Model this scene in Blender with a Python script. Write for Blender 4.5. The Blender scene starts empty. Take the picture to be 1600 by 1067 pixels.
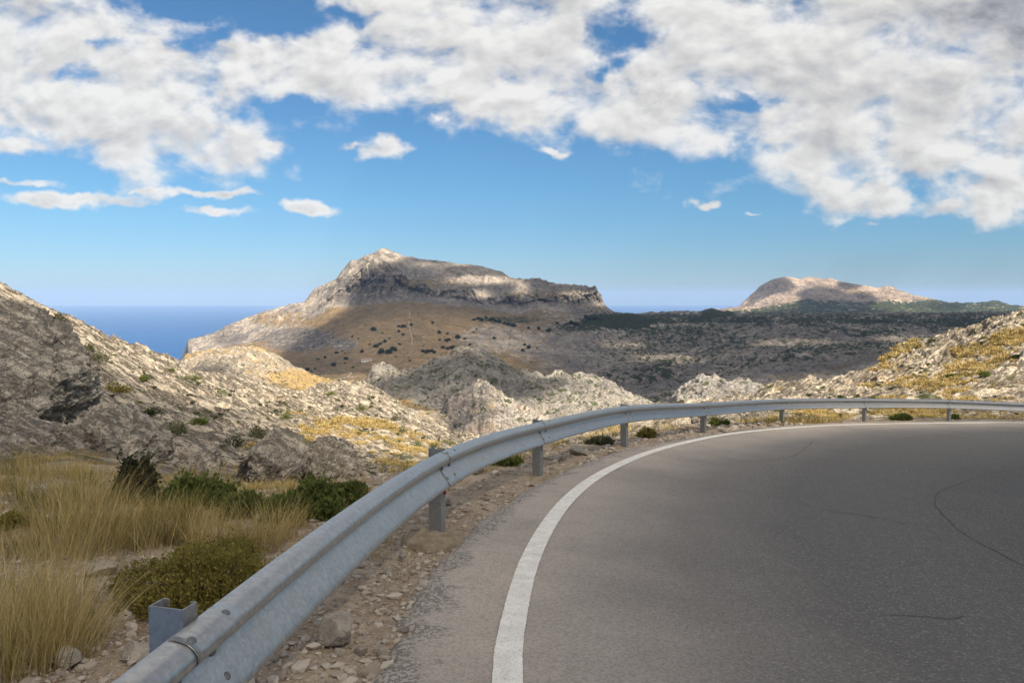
import bpy, math, random
import numpy as np
from mathutils import Vector
R = math.radians
rng = np.random.default_rng(7); random.seed(7)
sc = bpy.context.scene
col = sc.collection

# ------------------------------------------------------------------ camera, sky, sun, exposure
F = 1244.0            # focal length in pixels of the 1600 px wide photograph (28 mm)
CZ = 1.65             # eye height above the road under the camera
PITCH = math.atan((533.5 - 465.0) / F)
cam_d = bpy.data.cameras.new('camera'); cam = bpy.data.objects.new('camera', cam_d); col.objects.link(cam)
cam_d.sensor_width = 36; cam_d.lens = 36 * F / 1600; cam_d.clip_start = 0.05; cam_d.clip_end = 200000
cam.location = (0, 0, CZ); cam.rotation_euler = (R(90) - PITCH, 0, 0)
sc.camera = cam

SUN_EL, SUN_AZ = R(46), R(140)          # azimuth clockwise from the view direction (+Y): behind and to the right
SUN = Vector((math.sin(SUN_AZ) * math.cos(SUN_EL), math.cos(SUN_AZ) * math.cos(SUN_EL), math.sin(SUN_EL)))
sl = bpy.data.lights.new('sun', 'SUN'); sl.energy = 5.0; sl.angle = R(0.53); sl.color = (1.0, 0.89, 0.73)
so = bpy.data.objects.new('sun', sl); col.objects.link(so)
so.rotation_euler = SUN.to_track_quat('Z', 'Y').to_euler(); so.location = (0, 0, 50)

sc.view_settings.view_transform = 'Standard'; sc.view_settings.look = 'None'
sc.view_settings.exposure = 1.22; sc.view_settings.gamma = 1
sc.cycles.max_bounces = 5; sc.cycles.diffuse_bounces = 2; sc.cycles.glossy_bounces = 3
sc.cycles.transparent_max_bounces = 12; sc.cycles.volume_bounces = 0
sc.cycles.use_denoising = True; sc.cycles.use_adaptive_sampling = True
sc.cycles.adaptive_threshold = 0.02

# ------------------------------------------------------------------ node helper
class NT:
    def __init__(s, tree): s.t = tree; tree.nodes.clear()
    def n(s, typ, ins=None, **kw):
        nd = s.t.nodes.new(typ)
        for k, v in kw.items(): setattr(nd, k, v)
        for k, v in (ins or {}).items():
            sock = nd.inputs[k]
            if isinstance(v, bpy.types.NodeSocket): s.t.links.new(v, sock)
            elif isinstance(v, bpy.types.Node): s.t.links.new(v.outputs[0], sock)
            else: sock.default_value = v
        return nd
    def math(s, op, a, b=0.0, c=0.0, clamp=False):
        return s.n('ShaderNodeMath', {0: a, 1: b, 2: c}, operation=op, use_clamp=clamp).outputs[0]
    def vm(s, op, a, b=None, c=None):
        d = {0: a}
        if b is not None: d[1] = b
        if c is not None: d[2] = c
        nd = s.n('ShaderNodeVectorMath', d, operation=op)
        return nd.outputs['Value'] if op in ('LENGTH', 'DOT_PRODUCT', 'DISTANCE') else nd.outputs['Vector']
    def noise(s, vec, scale, detail=4, rough=0.55, dist=0.0, lac=2.0, out=0):
        return s.n('ShaderNodeTexNoise', {'Vector': vec, 'Scale': scale, 'Detail': detail, 'Roughness': rough, 'Distortion': dist, 'Lacunarity': lac}).outputs[out]
    def vor(s, vec, scale, feature='F1', out='Distance', rand=1.0):
        return s.n('ShaderNodeTexVoronoi', {'Vector': vec, 'Scale': scale, 'Randomness': rand}, feature=feature).outputs[out]
    def mix(s, f, a, b):
        nd = s.n('ShaderNodeMix', data_type='RGBA')
        for i, v in ((0, f), (6, a), (7, b)):
            if isinstance(v, bpy.types.NodeSocket): s.t.links.new(v, nd.inputs[i])
            elif i == 0: nd.inputs[i].default_value = v
            else: nd.inputs[i].default_value = (*v, 1)
        return nd.outputs[2]
    def step(s, x, a, b):     # smooth map a..b -> 0..1
        nd = s.n('ShaderNodeMapRange', {'Value': x, 'From Min': a, 'From Max': b}, interpolation_type='SMOOTHSTEP')
        return nd.outputs[0]
    def scale_col(s, c, f):
        return s.vm('SCALE', c) if False else s.n('ShaderNodeVectorMath', {0: c, 'Scale': f}, operation='SCALE').outputs[0]
    def attr(s, name, out=2): return s.n('ShaderNodeAttribute', attribute_name=name).outputs[out]
    def pos(s): return s.n('ShaderNodeNewGeometry').outputs['Position']
    def bsdf(s, colr, rough=0.9, bump=None, bs=0.5, bd=0.05, metal=0.0, spec=0.3, sss=None):
        d = {'Base Color': colr if isinstance(colr, bpy.types.NodeSocket) else (*colr, 1), 'Roughness': rough, 'Metallic': metal, 'Specular IOR Level': spec}
        if bump is not None:
            d['Normal'] = s.n('ShaderNodeBump', {'Height': bump, 'Strength': bs, 'Distance': bd}).outputs[0]
        b = s.n('ShaderNodeBsdfPrincipled', d)
        s.n('ShaderNodeOutputMaterial', {'Surface': b.outputs[0]})
        return b
def mat(name):
    m = bpy.data.materials.new(name); m.use_nodes = True
    return m, NT(m.node_tree)

# ------------------------------------------------------------------ world: Nishita sky with cumulus
def uv(px, py):
    x = (px - 800) / F; y = -(py - 533.5) / F
    d = (x, math.cos(PITCH) + y * math.sin(PITCH), -math.sin(PITCH) + y * math.cos(PITCH))
    return d[0] / d[1], d[2] / d[1]
world = bpy.data.worlds.new('World'); sc.world = world; world.use_nodes = True
w = NT(world.node_tree)
sky = w.n('ShaderNodeTexSky', sky_type='NISHITA', sun_disc=False, sun_elevation=SUN_EL, sun_rotation=SUN_AZ,
          altitude=700, air_density=1.0, dust_density=0.5, ozone_density=2.0).outputs[0]
SKY_TINT = (0.50, 0.82, 1.00)
sky = w.vm('MULTIPLY', sky, SKY_TINT)
dirv = w.n('ShaderNodeTexCoord').outputs['Generated']
sx = w.n('ShaderNodeSeparateXYZ', {0: dirv})
yy = w.math('MAXIMUM', sx.outputs[1], 0.12)
u = w.math('DIVIDE', sx.outputs[0], yy); v = w.math('DIVIDE', sx.outputs[2], yy)
p = w.n('ShaderNodeCombineXYZ', {0: u, 1: v, 2: 0.0}).outputs[0]
hz = w.n('ShaderNodeMix', data_type='RGBA', blend_type='MULTIPLY'); w.t.links.new(w.step(v, 0.16, 0.0), hz.inputs[0]); w.t.links.new(sky, hz.inputs[6]); hz.inputs[7].default_value = (1.10, 0.90, 1.0, 1); sky = hz.outputs[2]
# clouds (px centre, half sizes, strength)
blobs = [(60,80,250,130,.84),(250,125,230,100,.82),(290,225,150,52,.9),(60,165,170,55,.9),(480,105,140,62,.95),(600,80,190,78,.92),
 (780,60,150,80,1.0),(790,140,140,62,.95),(700,-30,330,70,1.0),(1000,150,150,70,.95),(1090,185,120,58,.95),(1150,90,190,90,1.0),
 (1200,195,110,42,.8),(1330,60,330,150,1.1),(1500,110,260,140,1.1),(1400,232,190,52,1.05),(1345,300,95,30,.9),(1560,305,80,36,.8),(1560,200,130,80,1.0),(1120,10,260,60,1.0),
 (597,230,42,18,.8),(432,230,46,16,.62),(545,228,28,9,.55),(878,240,46,10,.55),(100,309,125,13,.75),(40,283,95,9,.65),(310,300,115,9,.68),(230,294,60,7,.5),
 (20,226,80,18,.75),(486,320,50,12,.58),(330,328,80,9,.5),(1102,322,28,8,.5),(1183,331,30,7,.48),(685,180,28,12,.6),(1360,347,26,9,.6),(1475,322,66,20,.7)]
gaps = [(975,30,95,60,.85),(430,24,110,50,.9),(330,60,60,26,.7),(300,-5,70,30,.8),(940,98,46,18,.6),(1195,152,90,16,.6),(455,175,50,24,.6),(110,108,70,24,.6),(150,56,80,22,.6),(225,90,36,36,.4),(560,10,60,18,.5),(1080,130,60,12,.3)]
def cloudfield(pp):
    wv = w.noise(pp, 6.0, 3, 0.55, out=1)
    wv2 = w.noise(pp, 22.0, 3, 0.6, out=1)
    q = w.vm('MULTIPLY_ADD', w.vm('SUBTRACT', wv, (.5, .5, .5)), (0.17, 0.07, 0), pp)
    q = w.vm('MULTIPLY_ADD', w.vm('SUBTRACT', wv2, (.5, .5, .5)), (0.07, 0.045, 0), q)
    q2 = w.vm('MULTIPLY_ADD', w.vm('SUBTRACT', wv, (.5, .5, .5)), (0.07, 0.022, 0), pp)
    q2 = w.vm('MULTIPLY_ADD', w.vm('SUBTRACT', wv2, (.5, .5, .5)), (0.075, 0.034, 0), q2)
    M = None
    for kb, (cx, cy, a, b, st) in enumerate(blobs):
        u0, v0 = uv(cx, cy)
        d = w.vm('MULTIPLY', w.vm('SUBTRACT', q if kb < 20 else q2, (u0, v0, 0)), (F / a, F / b, 0))
        val = w.math('MULTIPLY_ADD', w.vm('LENGTH', d), -0.9, st * 1.15)
        M = val if M is None else w.math('SMOOTH_MAX', M, val, 0.12)
    for (cx, cy, a, b, st) in gaps:
        u0, v0 = uv(cx, cy)
        d = w.vm('MULTIPLY', w.vm('SUBTRACT', q, (u0, v0, 0)), (F / a, F / b, 0))
        g = w.math('MAXIMUM', w.math('MULTIPLY_ADD', w.vm('LENGTH', d), -st, st), 0.0)
        M = w.math('SUBTRACT', M, g)
    return w.math('MINIMUM', M, 0.54)
def billow(pp, det=3.0):
    nd = w.n('ShaderNodeTexVoronoi', {'Vector': w.vm('MULTIPLY_ADD', w.vm('SUBTRACT', w.noise(pp, 14.0, 2, 0.5, out=1), (.5, .5, .5)), (0.03, 0.03, 0), w.vm('MULTIPLY', pp, (1, 1.45, 1))), 'Scale': 13.0, 'Detail': det, 'Roughness': 0.55, 'Lacunarity': 2.1, }, feature='F1', normalize=True)
    return nd.outputs['Distance']
def detail(pp):
    a = w.noise(w.vm('MULTIPLY', pp, (1, 1.7, 1)), 9.0, 9, 0.60, 0.2)
    return w.math('SUBTRACT', w.math('MULTIPLY', a, 0.80), w.math('MULTIPLY', w.math('SUBTRACT', billow(pp), 0.5), 0.42))
def dens(pp):
    return detail(pp)
M = cloudfield(p)
n0 = dens(p)
def soft(pp):
    return w.math('SUBTRACT', w.noise(w.vm('MULTIPLY', pp, (1, 1.7, 1)), 9.0, 7, 0.55, 0.25), w.math('MULTIPLY', billow(pp, 2.0), 0.7))
c0 = soft(p)
n1 = soft(w.vm('ADD', p, (0.007, 0.013, 0)))
n2 = w.noise(w.vm('MULTIPLY', p, (1, 1.5, 1)), 3.0, 5, 0.55)
D = w.math('ADD', M, w.math('MULTIPLY', w.math('SUBTRACT', n0, 0.46), 3.0))
alpha = w.step(D, -0.12, 0.60)
alpha = w.math('MULTIPLY', alpha, 0.97)
above = w.step(v, 0.02, 0.08)
alpha = w.math('MULTIPLY', alpha, above)
relief = w.math('MULTIPLY', w.math('SUBTRACT', c0, n1), 1.25)
thick = w.step(D, 0.25, 1.05)
base_g = w.math('SUBTRACT', 0.90, w.math('MULTIPLY', thick, w.math('MULTIPLY', w.step(n2, 0.36, 0.68), 0.26)))
gr = w.step(u, 0.05, 0.62); gr = w.math('MULTIPLY', gr, w.step(v, 0.12, 0.30))
base_g = w.math('SUBTRACT', base_g, w.math('MULTIPLY', w.math('MULTIPLY', gr, thick), 0.30))
lum = w.math('MAXIMUM', w.math('ADD', base_g, relief), 0.3)
lum = w.math('MINIMUM', lum, 0.98)
ccol = w.mix(w.step(lum, 0.35, 0.8), (0.92, 0.95, 1.04), (1.0, 0.985, 0.96))
CLOUD_GAIN = 8.3
ccol = w.n('ShaderNodeVectorMath', {0: ccol, 'Scale': w.math('MULTIPLY', lum, CLOUD_GAIN)}, operation='SCALE').outputs[0]
skyc = w.mix(alpha, sky, ccol) if False else None
mx = w.n('ShaderNodeMix', data_type='RGBA'); w.t.links.new(alpha, mx.inputs[0]); w.t.links.new(sky, mx.inputs[6]); w.t.links.new(ccol, mx.inputs[7])
# broken cloud over the rest of the sky dome, overhead and behind the camera
zz = w.math('MAXIMUM', sx.outputs[2], 0.06)
pl = w.n('ShaderNodeCombineXYZ', {0: w.math('DIVIDE', sx.outputs[0], zz), 1: w.math('DIVIDE', sx.outputs[1], zz), 2: 3.0}).outputs[0]
nb = w.noise(pl, 0.9, 6, 0.6)
ab = w.math('MULTIPLY', w.step(nb, 0.40, 0.56), w.step(sx.outputs[2], 0.03, 0.15))
front = w.math('MULTIPLY', w.step(sx.outputs[1], 0.15, 0.35), w.step(v, 0.62, 0.46))
cb = w.n('ShaderNodeVectorMath', {0: (1.0, 0.935, 0.84), 'Scale': w.math('MULTIPLY', w.math('MULTIPLY_ADD', nb, -0.5, 1.12), CLOUD_GAIN * 1.75)}, operation='SCALE').outputs[0]
mb = w.n('ShaderNodeMix', data_type='RGBA'); w.t.links.new(ab, mb.inputs[0]); w.t.links.new(sky, mb.inputs[6]); w.t.links.new(cb, mb.inputs[7])
mf = w.n('ShaderNodeMix', data_type='RGBA'); w.t.links.new(front, mf.inputs[0]); w.t.links.new(mb.outputs[2], mf.inputs[6]); w.t.links.new(mx.outputs[2], mf.inputs[7]); mx = mf
bg = w.n('ShaderNodeBackground', {'Color': mx.outputs[2], 'Strength': 0.048})
w.n('ShaderNodeOutputWorld', {'Surface': bg.outputs[0]})
world.cycles.sampling_method = 'MANUAL'; world.cycles.sample_map_resolution = 512

# ------------------------------------------------------------------ geometry helpers
def P(px, py, Y):
    px = np.asarray(px, float); py = np.asarray(py, float)
    x = (px - 800) / F; y = -(py - 533.5) / F
    dy = math.cos(PITCH) + y * math.sin(PITCH); dz = -math.sin(PITCH) + y * math.cos(PITCH)
    k = Y / dy
    return np.stack([x * k, dy * k, CZ + dz * k], -1)
def fade(t): return t * t * t * (t * (t * 6 - 15) + 10)
_perm = rng.permutation(4096).astype(np.int32)
_g3 = rng.normal(size=(4096, 3)).astype(np.float32); _g3 /= np.linalg.norm(_g3, axis=1, keepdims=True)
def perlin(x, y, z):
    xi = np.floor(x).astype(np.int32); yi = np.floor(y).astype(np.int32); zi = np.floor(z).astype(np.int32)
    xf = (x - xi).astype(np.float32); yf = (y - yi).astype(np.float32); zf = (z - zi).astype(np.float32)
    uu, vv, ww = fade(xf), fade(yf), fade(zf)
    out = 0
    for dx in (0, 1):
        wx = uu if dx else 1 - uu
        h1 = _perm[(xi + dx) & 4095]
        for dy in (0, 1):
            wy = vv if dy else 1 - vv
            h2 = _perm[(h1 + yi + dy) & 4095]
            for dz in (0, 1):
                wz = ww if dz else 1 - ww
                g = _g3[_perm[(h2 + zi + dz) & 4095]]
                out = out + wx * wy * wz * (g[..., 0] * (xf - dx) + g[..., 1] * (yf - dy) + g[..., 2] * (zf - dz))
    return out * 1.6
def fbm(x, y, z, s, oct=5, gain=0.5, ridged=False, seed=0.0):
    a, tot, nrm = 1.0, 0, 0
    x = x / s + seed; y = y / s + seed * 1.7; z = z / s - seed * 0.6
    for i in range(oct):
        n = perlin(x, y, z)
        if ridged: n = 1 - 2 * np.abs(n)
        tot = tot + a * n; nrm += a; a *= gain
        x = x * 2.03 + 17.1; y = y * 2.03 - 5.3; z = z * 2.03 + 9.7
    return (tot / nrm).astype(np.float32)
def sstep(x, a, b):
    t = np.clip((x - a) / (b - a), 0, 1); return t * t * (3 - 2 * t)
def tag(o, label=None, cat=None, group=None, kind=None):
    if label: o['label'] = label
    if cat: o['category'] = cat
    if group: o['group'] = group
    if kind: o['kind'] = kind
    return o
def mesh_np(name, verts, faces, m=None, parent=None, smooth=True, attrs=None):
    """verts (n,3), faces (k,3) or (k,4)"""
    verts = np.ascontiguousarray(verts, np.float32); faces = np.ascontiguousarray(faces, np.int32)
    me = bpy.data.meshes.new(name); k = faces.shape[1]
    me.vertices.add(len(verts)); me.vertices.foreach_set('co', verts.ravel())
    me.loops.add(faces.size); me.loops.foreach_set('vertex_index', faces.ravel())
    me.polygons.add(len(faces)); me.polygons.foreach_set('loop_start', np.arange(0, faces.size, k, dtype=np.int32))
    me.polygons.foreach_set('use_smooth', np.full(len(faces), smooth, bool))
    for an, av in (attrs or {}).items():
        a = me.attributes.new(an, 'FLOAT', 'POINT'); a.data.foreach_set('value', np.ascontiguousarray(av, np.float32).ravel())
    me.update(calc_edges=True)
    if m: me.materials.append(m)
    o = bpy.data.objects.new(name, me); col.objects.link(o)
    if parent: o.parent = parent
    return o
def grid_faces(nr, nc, off=0):
    i = np.arange(nr - 1)[:, None] * nc + np.arange(nc - 1)[None, :] + off
    return np.stack([i, i + 1, i + nc + 1, i + nc], -1).reshape(-1, 4)
def empty(name, loc=(0, 0, 0), rz=0.0, parent=None):
    o = bpy.data.objects.new(name, None); o.location = loc; o.rotation_euler = (0, 0, rz); col.objects.link(o); o.empty_display_size = 0.2
    if parent: o.parent = parent
    return o
def catmull(pts, step=0.1):
    pts = np.asarray(pts, float); out = []
    for i in range(len(pts) - 1):
        p0 = pts[max(i - 1, 0)]; p1 = pts[i]; p2 = pts[i + 1]; p3 = pts[min(i + 2, len(pts) - 1)]
        n = max(2, int(np.linalg.norm(p2 - p1) / step))
        t = np.linspace(0, 1, n, endpoint=False)[:, None]
        out.append(0.5 * ((2 * p1) + (-p0 + p2) * t + (2 * p0 - 5 * p1 + 4 * p2 - p3) * t ** 2 + (-p0 + 3 * p1 - 3 * p2 + p3) * t ** 3))
    out.append(pts[-1:]); return np.concatenate(out)
def resample(c, step):
    d = np.r_[0, np.cumsum(np.linalg.norm(np.diff(c[:, :2], axis=0), axis=1))]
    s = np.arange(0, d[-1], step)
    return np.stack([np.interp(s, d, c[:, k]) for k in range(c.shape[1])], -1), s

# ------------------------------------------------------------------ the road plane
q1, q2, q3 = P(679, 841, 6.7), P(1098, 672, 18.2), P(1482, 657, 27.0)
A = np.array([[q[0], q[1], 1] for q in (q1, q2, q3)]); RA, RB, RC = np.linalg.solve(A, [q[2] for q in (q1, q2, q3)])
def road_z(x, y): return RA * x + RB * y + RC
def on_road(px, py):
    d = P(px, py, 1.0) - np.array([0, 0, CZ])
    k = (RC - CZ) / (d[..., 2] - RA * d[..., 0] - RB * d[..., 1])
    r = d * k[..., None] if np.ndim(k) else d * k
    return r + np.array([0, 0, CZ])
# pavement edge and the white edge line, world coordinates
edge_px = [(597,1067),(640,985),(668,915),(700,868),(752,815),(800,780),(860,747),(930,717),(1000,697),(1100,680),(1200,667),(1290,661),(1400,658.6),(1500,657.6),(1600,657)]
line_px = [(793,1067),(801,985),(812,925),(830,870),(858,818),(893,775),(940,740),(1000,712),(1060,694),(1130,679.5),(1200,671.5),(1290,665),(1400,662),(1500,661),(1600,660.5)]
def ext(pts, pre, post):
    w3 = np.array([on_road(*q) for q in pts])[:, :2]
    return catmull(np.concatenate([pre, w3, post]), 0.05)
lw = np.array([on_road(*q) for q in line_px])[:, :2]; ew = np.array([on_road(*q) for q in edge_px])[:, :2]
line_c = catmull(np.concatenate([[(lw[0,0]+.55, -7.0), (lw[0,0]+.10, -2.0)], lw, [(lw[-1,0]+4, lw[-1,1]+.7), (lw[-1,0]+9, lw[-1,1]+.9), (lw[-1,0]+15, lw[-1,1]-.6)]]), 0.05)
edge_c = catmull(np.concatenate([[(ew[0,0]+.35, -7.0), (ew[0,0]+.0, -2.0)], ew, [(ew[-1,0]+4, ew[-1,1]+.8), (ew[-1,0]+9, ew[-1,1]+1.0), (ew[-1,0]+15, ew[-1,1]-.5)]]), 0.05)
def normals2(c):
    t = np.gradient(c, axis=0); t /= np.linalg.norm(t, axis=1, keepdims=True) + 1e-9
    return np.stack([t[:, 1], -t[:, 0]], -1)     # to the right of travel: into the road
def smooth_curve(c, step, k):
    c, s = resample(c, step)
    pad = np.pad(c, ((k, k), (0, 0)), mode='edge'); ker = np.hanning(2 * k + 1); ker /= ker.sum()
    sm = np.stack([np.convolve(pad[:, j], ker, 'valid') for j in range(2)], -1); sm[0] = c[0]; sm[-1] = c[-1]
    return sm
line_c = smooth_curve(line_c, 0.06, 14); edge_c = smooth_curve(edge_c, 0.06, 12)
edge_n = normals2(edge_c)
def edge_dist(x, y):          # >0 outside the pavement
    e = edge_c[::4]; n = edge_n[::4]; shp = x.shape; x = x.ravel().astype(np.float32); y = y.ravel().astype(np.float32)
    out = np.empty(len(x), np.float32)
    for i in range(0, len(x), 200000):
        X = x[i:i+200000]; Yv = y[i:i+200000]
        d2 = (X[:, None] - e[None, :, 0].astype(np.float32)) ** 2 + (Yv[:, None] - e[None, :, 1].astype(np.float32)) ** 2
        j = d2.argmin(1); dd = np.sqrt(d2[np.arange(len(j)), j])
        sgn = (X - e[j, 0]) * n[j, 0] + (Yv - e[j, 1]) * n[j, 1]
        out[i:i+200000] = np.where(sgn > 0, -dd, dd)
    return out.reshape(shp)

# ------------------------------------------------------------------ materials for land
def land_material(name, scale, strat=0.0, *, rock=(0.40, 0.365, 0.31), rock2=(0.20, 0.19, 0.18), grass=(0.36, 0.26, 0.105), grass2=(0.20, 0.155, 0.065),
                  green=(0.055, 0.07, 0.025), dots=0.0, dot_scale=1.0, bumpd=0.3, strata=0.0, warm=(0.42, 0.30, 0.22)):
    m, t = mat(name)
    pp = t.n('ShaderNodeVectorMath', {0: t.pos(), 'Scale': 1.0 / scale}, operation='SCALE').outputs[0]
    g = t.attr('grass'); fo = t.attr('forest'); to = t.attr('tone')
    n1 = t.noise(pp, 1.0, 8, 0.65); n2 = t.noise(pp, 6.0, 7, 0.7, 0.3); n3 = t.noise(pp, 0.35, 4, 0.5)
    rc = t.mix(t.step(n1, 0.36, 0.62), rock2, rock)
    rc = t.mix(t.math('MULTIPLY', t.step(n2, 0.50, 0.70), 0.65), rc, tuple(c * 1.28 for c in rock))
    rc = t.mix(t.math('MULTIPLY', t.step(n2, 0.50, 0.32), 0.6), rc, tuple(c * 0.62 for c in rock2))
    rc = t.mix(t.math('MULTIPLY', t.step(n3, 0.56, 0.72), 0.35), rc, warm)
    c = rc
    if strat:
        sp = t.n('ShaderNodeSeparateXYZ', {0: pp}); axx = t.math('ABSOLUTE', sp.outputs[0])
        al = t.math('ADD', t.math('MULTIPLY', axx, -0.876), t.math('MULTIPLY', sp.outputs[2], -0.48)); cc_ = t.math('ADD', t.math('MULTIPLY', axx, -0.48), t.math('MULTIPLY', sp.outputs[2], 0.876))
        sv = t.n('ShaderNodeCombineXYZ', {0: t.math('MULTIPLY', al, 0.22), 1: t.math('MULTIPLY', sp.outputs[1], 0.8), 2: t.math('MULTIPLY', cc_, 2.4)}).outputs[0]
        ns = t.noise(sv, 2.2, 7, 0.68, 0.5)
        ln_ = t.math('ABSOLUTE', t.math('SUBTRACT', ns, 0.5))
        rc = t.mix(t.math('MULTIPLY', t.step(ln_, 0.035, 0.0), 0.85 * strat), rc, tuple(x * 0.32 for x in rock2))
        rc = t.mix(t.math('MULTIPLY', t.step(ns, 0.54, 0.66), 0.5 * strat), rc, tuple(x * 1.2 for x in rock))
    cr = t.vor(t.vm('MULTIPLY', t.vm('ADD', pp, t.vm('MULTIPLY', t.noise(pp, 3.0, 3, 0.6, out=1), (0.4, 0.4, 0.4))), (1, 1, 2.2)), 3.2, 'DISTANCE_TO_EDGE')
    crk = t.step(cr, 0.0, 0.06)
    gc = t.mix(t.step(t.noise(pp, 2.6, 6, 0.7), 0.38, 0.62), grass2, grass)
    gc = t.mix(t.math('MULTIPLY', t.step(t.noise(pp, 5.2, 5, 0.7), 0.54, 0.64), 0.75), gc, tuple(x * 1.3 for x in green))
    ge = t.step(t.math('ADD', g, t.math('MULTIPLY', t.math('SUBTRACT', t.noise(pp, 4.5, 8, 0.75), 0.5), 3.0)), 0.40, 0.58)
    rc = t.mix(t.math('MULTIPLY', to, t.step(n2, 0.70, 0.42)), rc, tuple(x * 0.62 for x in rock2))
    c = t.mix(ge, rc, gc)
    fe = t.step(t.math('ADD', fo, t.math('MULTIPLY', t.math('SUBTRACT', t.noise(pp, 5.0, 8, 0.78), 0.5), 3.4)), 0.42, 0.58)
    fc = t.mix(t.noise(pp, 14.0, 3, 0.6), green, tuple(x * 0.45 for x in green))
    c = t.mix(fe, c, fc)
    if dots > 0:
        dv = t.vor(t.vm('ADD', pp, t.vm('MULTIPLY', t.noise(pp, 9.0, 3, 0.6, out=1), (0.12, 0.12, 0.12))), dot_scale)
        dn = t.noise(pp, 0.9, 3, 0.6)
        dm = t.math('LESS_THAN', dv, t.math('MULTIPLY', t.step(dn, 0.30, 0.75), dots))
        c = t.mix(t.math('MULTIPLY', dm, 0.8), c, green)
    h = t.math('ADD', t.math('MULTIPLY', n2, 1.0), t.math('MULTIPLY', crk, 0.30))
    if strat: h = t.math('ADD', h, t.math('MULTIPLY', t.step(ln_, 0.0, 0.05), 0.6 * strat))
    h = t.math('ADD', h, t.math('MULTIPLY', t.noise(pp, 22.0, 5, 0.7), 0.4))
    t.bsdf(c, 0.95, h, 1.0, bumpd * scale, spec=0.15)
    return m

# ------------------------------------------------------------------ heightfield layers
class Layer: pass
LAYERS = []
def layer(rails, px0, px1, ncol, rows, smooth=0, edge=None):
    """rails: list of [(px, py, Y), ...]; rows: number of rows in each interval"""
    ta = np.linspace((px0 - 800) / F, (px1 - 800) / F, ncol)
    Ys, Zs = [], []
    for r in rails:
        r = np.array(r, float); px = np.arange(min(px0, r[0, 0]) - 40, px1 + 60, 2.0)
        py = np.interp(px, r[:, 0], r[:, 1]); Yv = np.exp(np.interp(px, r[:, 0], np.log(r[:, 2])))
        w3 = P(px, py, Yv); t = w3[:, 0] / w3[:, 1]
        Ys.append(np.interp(ta, t, np.log(w3[:, 1]))); Zs.append(np.interp(ta, t, w3[:, 2]))
    L = Layer(); YY, ZZ, RI = [], [], []
    for i in range(len(rails) - 1):
        tt = np.linspace(0, 1, rows[i], endpoint=(i == len(rails) - 2))[:, None]
        ly = Ys[i] * (1 - tt) + Ys[i + 1] * tt; y = np.exp(ly)
        f = (y - np.exp(Ys[i])) / (np.exp(Ys[i + 1]) - np.exp(Ys[i]) + 1e-6)
        YY.append(y); ZZ.append(Zs[i] * (1 - f) + Zs[i + 1] * f); RI.append(np.broadcast_to(i + tt, y.shape))
    L.Y = np.concatenate(YY); L.Z = np.concatenate(ZZ); L.T = np.concatenate(RI); L.ta = ta
    if smooth:
        k = smooth; ker = np.hanning(2 * k + 1); ker /= ker.sum()
        Zp = np.pad(L.Z, ((k, k), (0, 0)), mode='edge'); acc = 0
        for j in range(2 * k + 1): acc = acc + ker[j] * Zp[j:j + L.Z.shape[0]]
        L.Z = acc
    L.X = L.Y * ta[None, :]
    return L
def blob_px(L, lst):
    """smooth mask on the land round places seen in the photograph; px/py turned into azimuth and slope"""
    s = (L.Z - CZ) / L.Y; u_ = np.broadcast_to(L.ta[None, :], s.shape); m = np.zeros(s.shape, np.float32)
    for (cx, cy, a, b, st) in lst:
        u0, v0 = uv(cx, cy)
        d = np.sqrt(((u_ - u0) * F / a) ** 2 + ((s - v0) * F / b) ** 2)
        m = np.maximum(m, st * (1 - sstep(d, 0.45, 1.15)))
    return m
def hit(L, px, py):
    d = P(px, py, 1.0) - np.array([0, 0, CZ]); ta = d[0] / d[1]; s = d[2] / d[1]
    c = int(np.clip(round((ta - L.ta[0]) / (L.ta[1] - L.ta[0])), 0, len(L.ta) - 1))
    sl_ = (L.Z[:, c] - CZ) / L.Y[:, c]
    idx = np.nonzero(sl_ >= s)[0]
    if len(idx) == 0: r = int(sl_.argmax())
    else: r = int(idx[0])
    return Vector((float(L.X[r, c]), float(L.Y[r, c]), float(L.Z[r, c])))
def zat(L, x, y):
    c = (x / y - L.ta[0]) / (L.ta[1] - L.ta[0]); c0 = int(np.clip(c, 0, len(L.ta) - 2))
    return float(np.interp(y, L.Y[:, c0], L.Z[:, c0]))
def emit(L, name, m, r0=0, r1=None, c0=0, c1=None, label=None, extra=None):
    r1 = r1 or L.Y.shape[0]; c1 = c1 or L.Y.shape[1]; sl_ = (slice(r0, r1), slice(c0, c1))
    v3 = np.stack([L.X[sl_], L.Y[sl_], L.Z[sl_]], -1).reshape(-1, 3)
    o = mesh_np(name, v3, grid_faces(r1 - r0, c1 - c0), m, attrs={'grass': L.grass[sl_], 'forest': L.forest[sl_], 'tone': (L.tone[sl_] if hasattr(L, 'tone') else 0 * L.grass[sl_])})
    return tag(o, label=label, kind='structure')
def slope_of(L):
    dz = np.gradient(L.Z, axis=0); dy = np.gradient(L.Y, axis=0) + 1e-6
    dzx = np.gradient(L.Z, axis=1); dx = (L.ta[1] - L.ta[0]) * L.Y
    return dz / dy, dzx / dx

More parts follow.
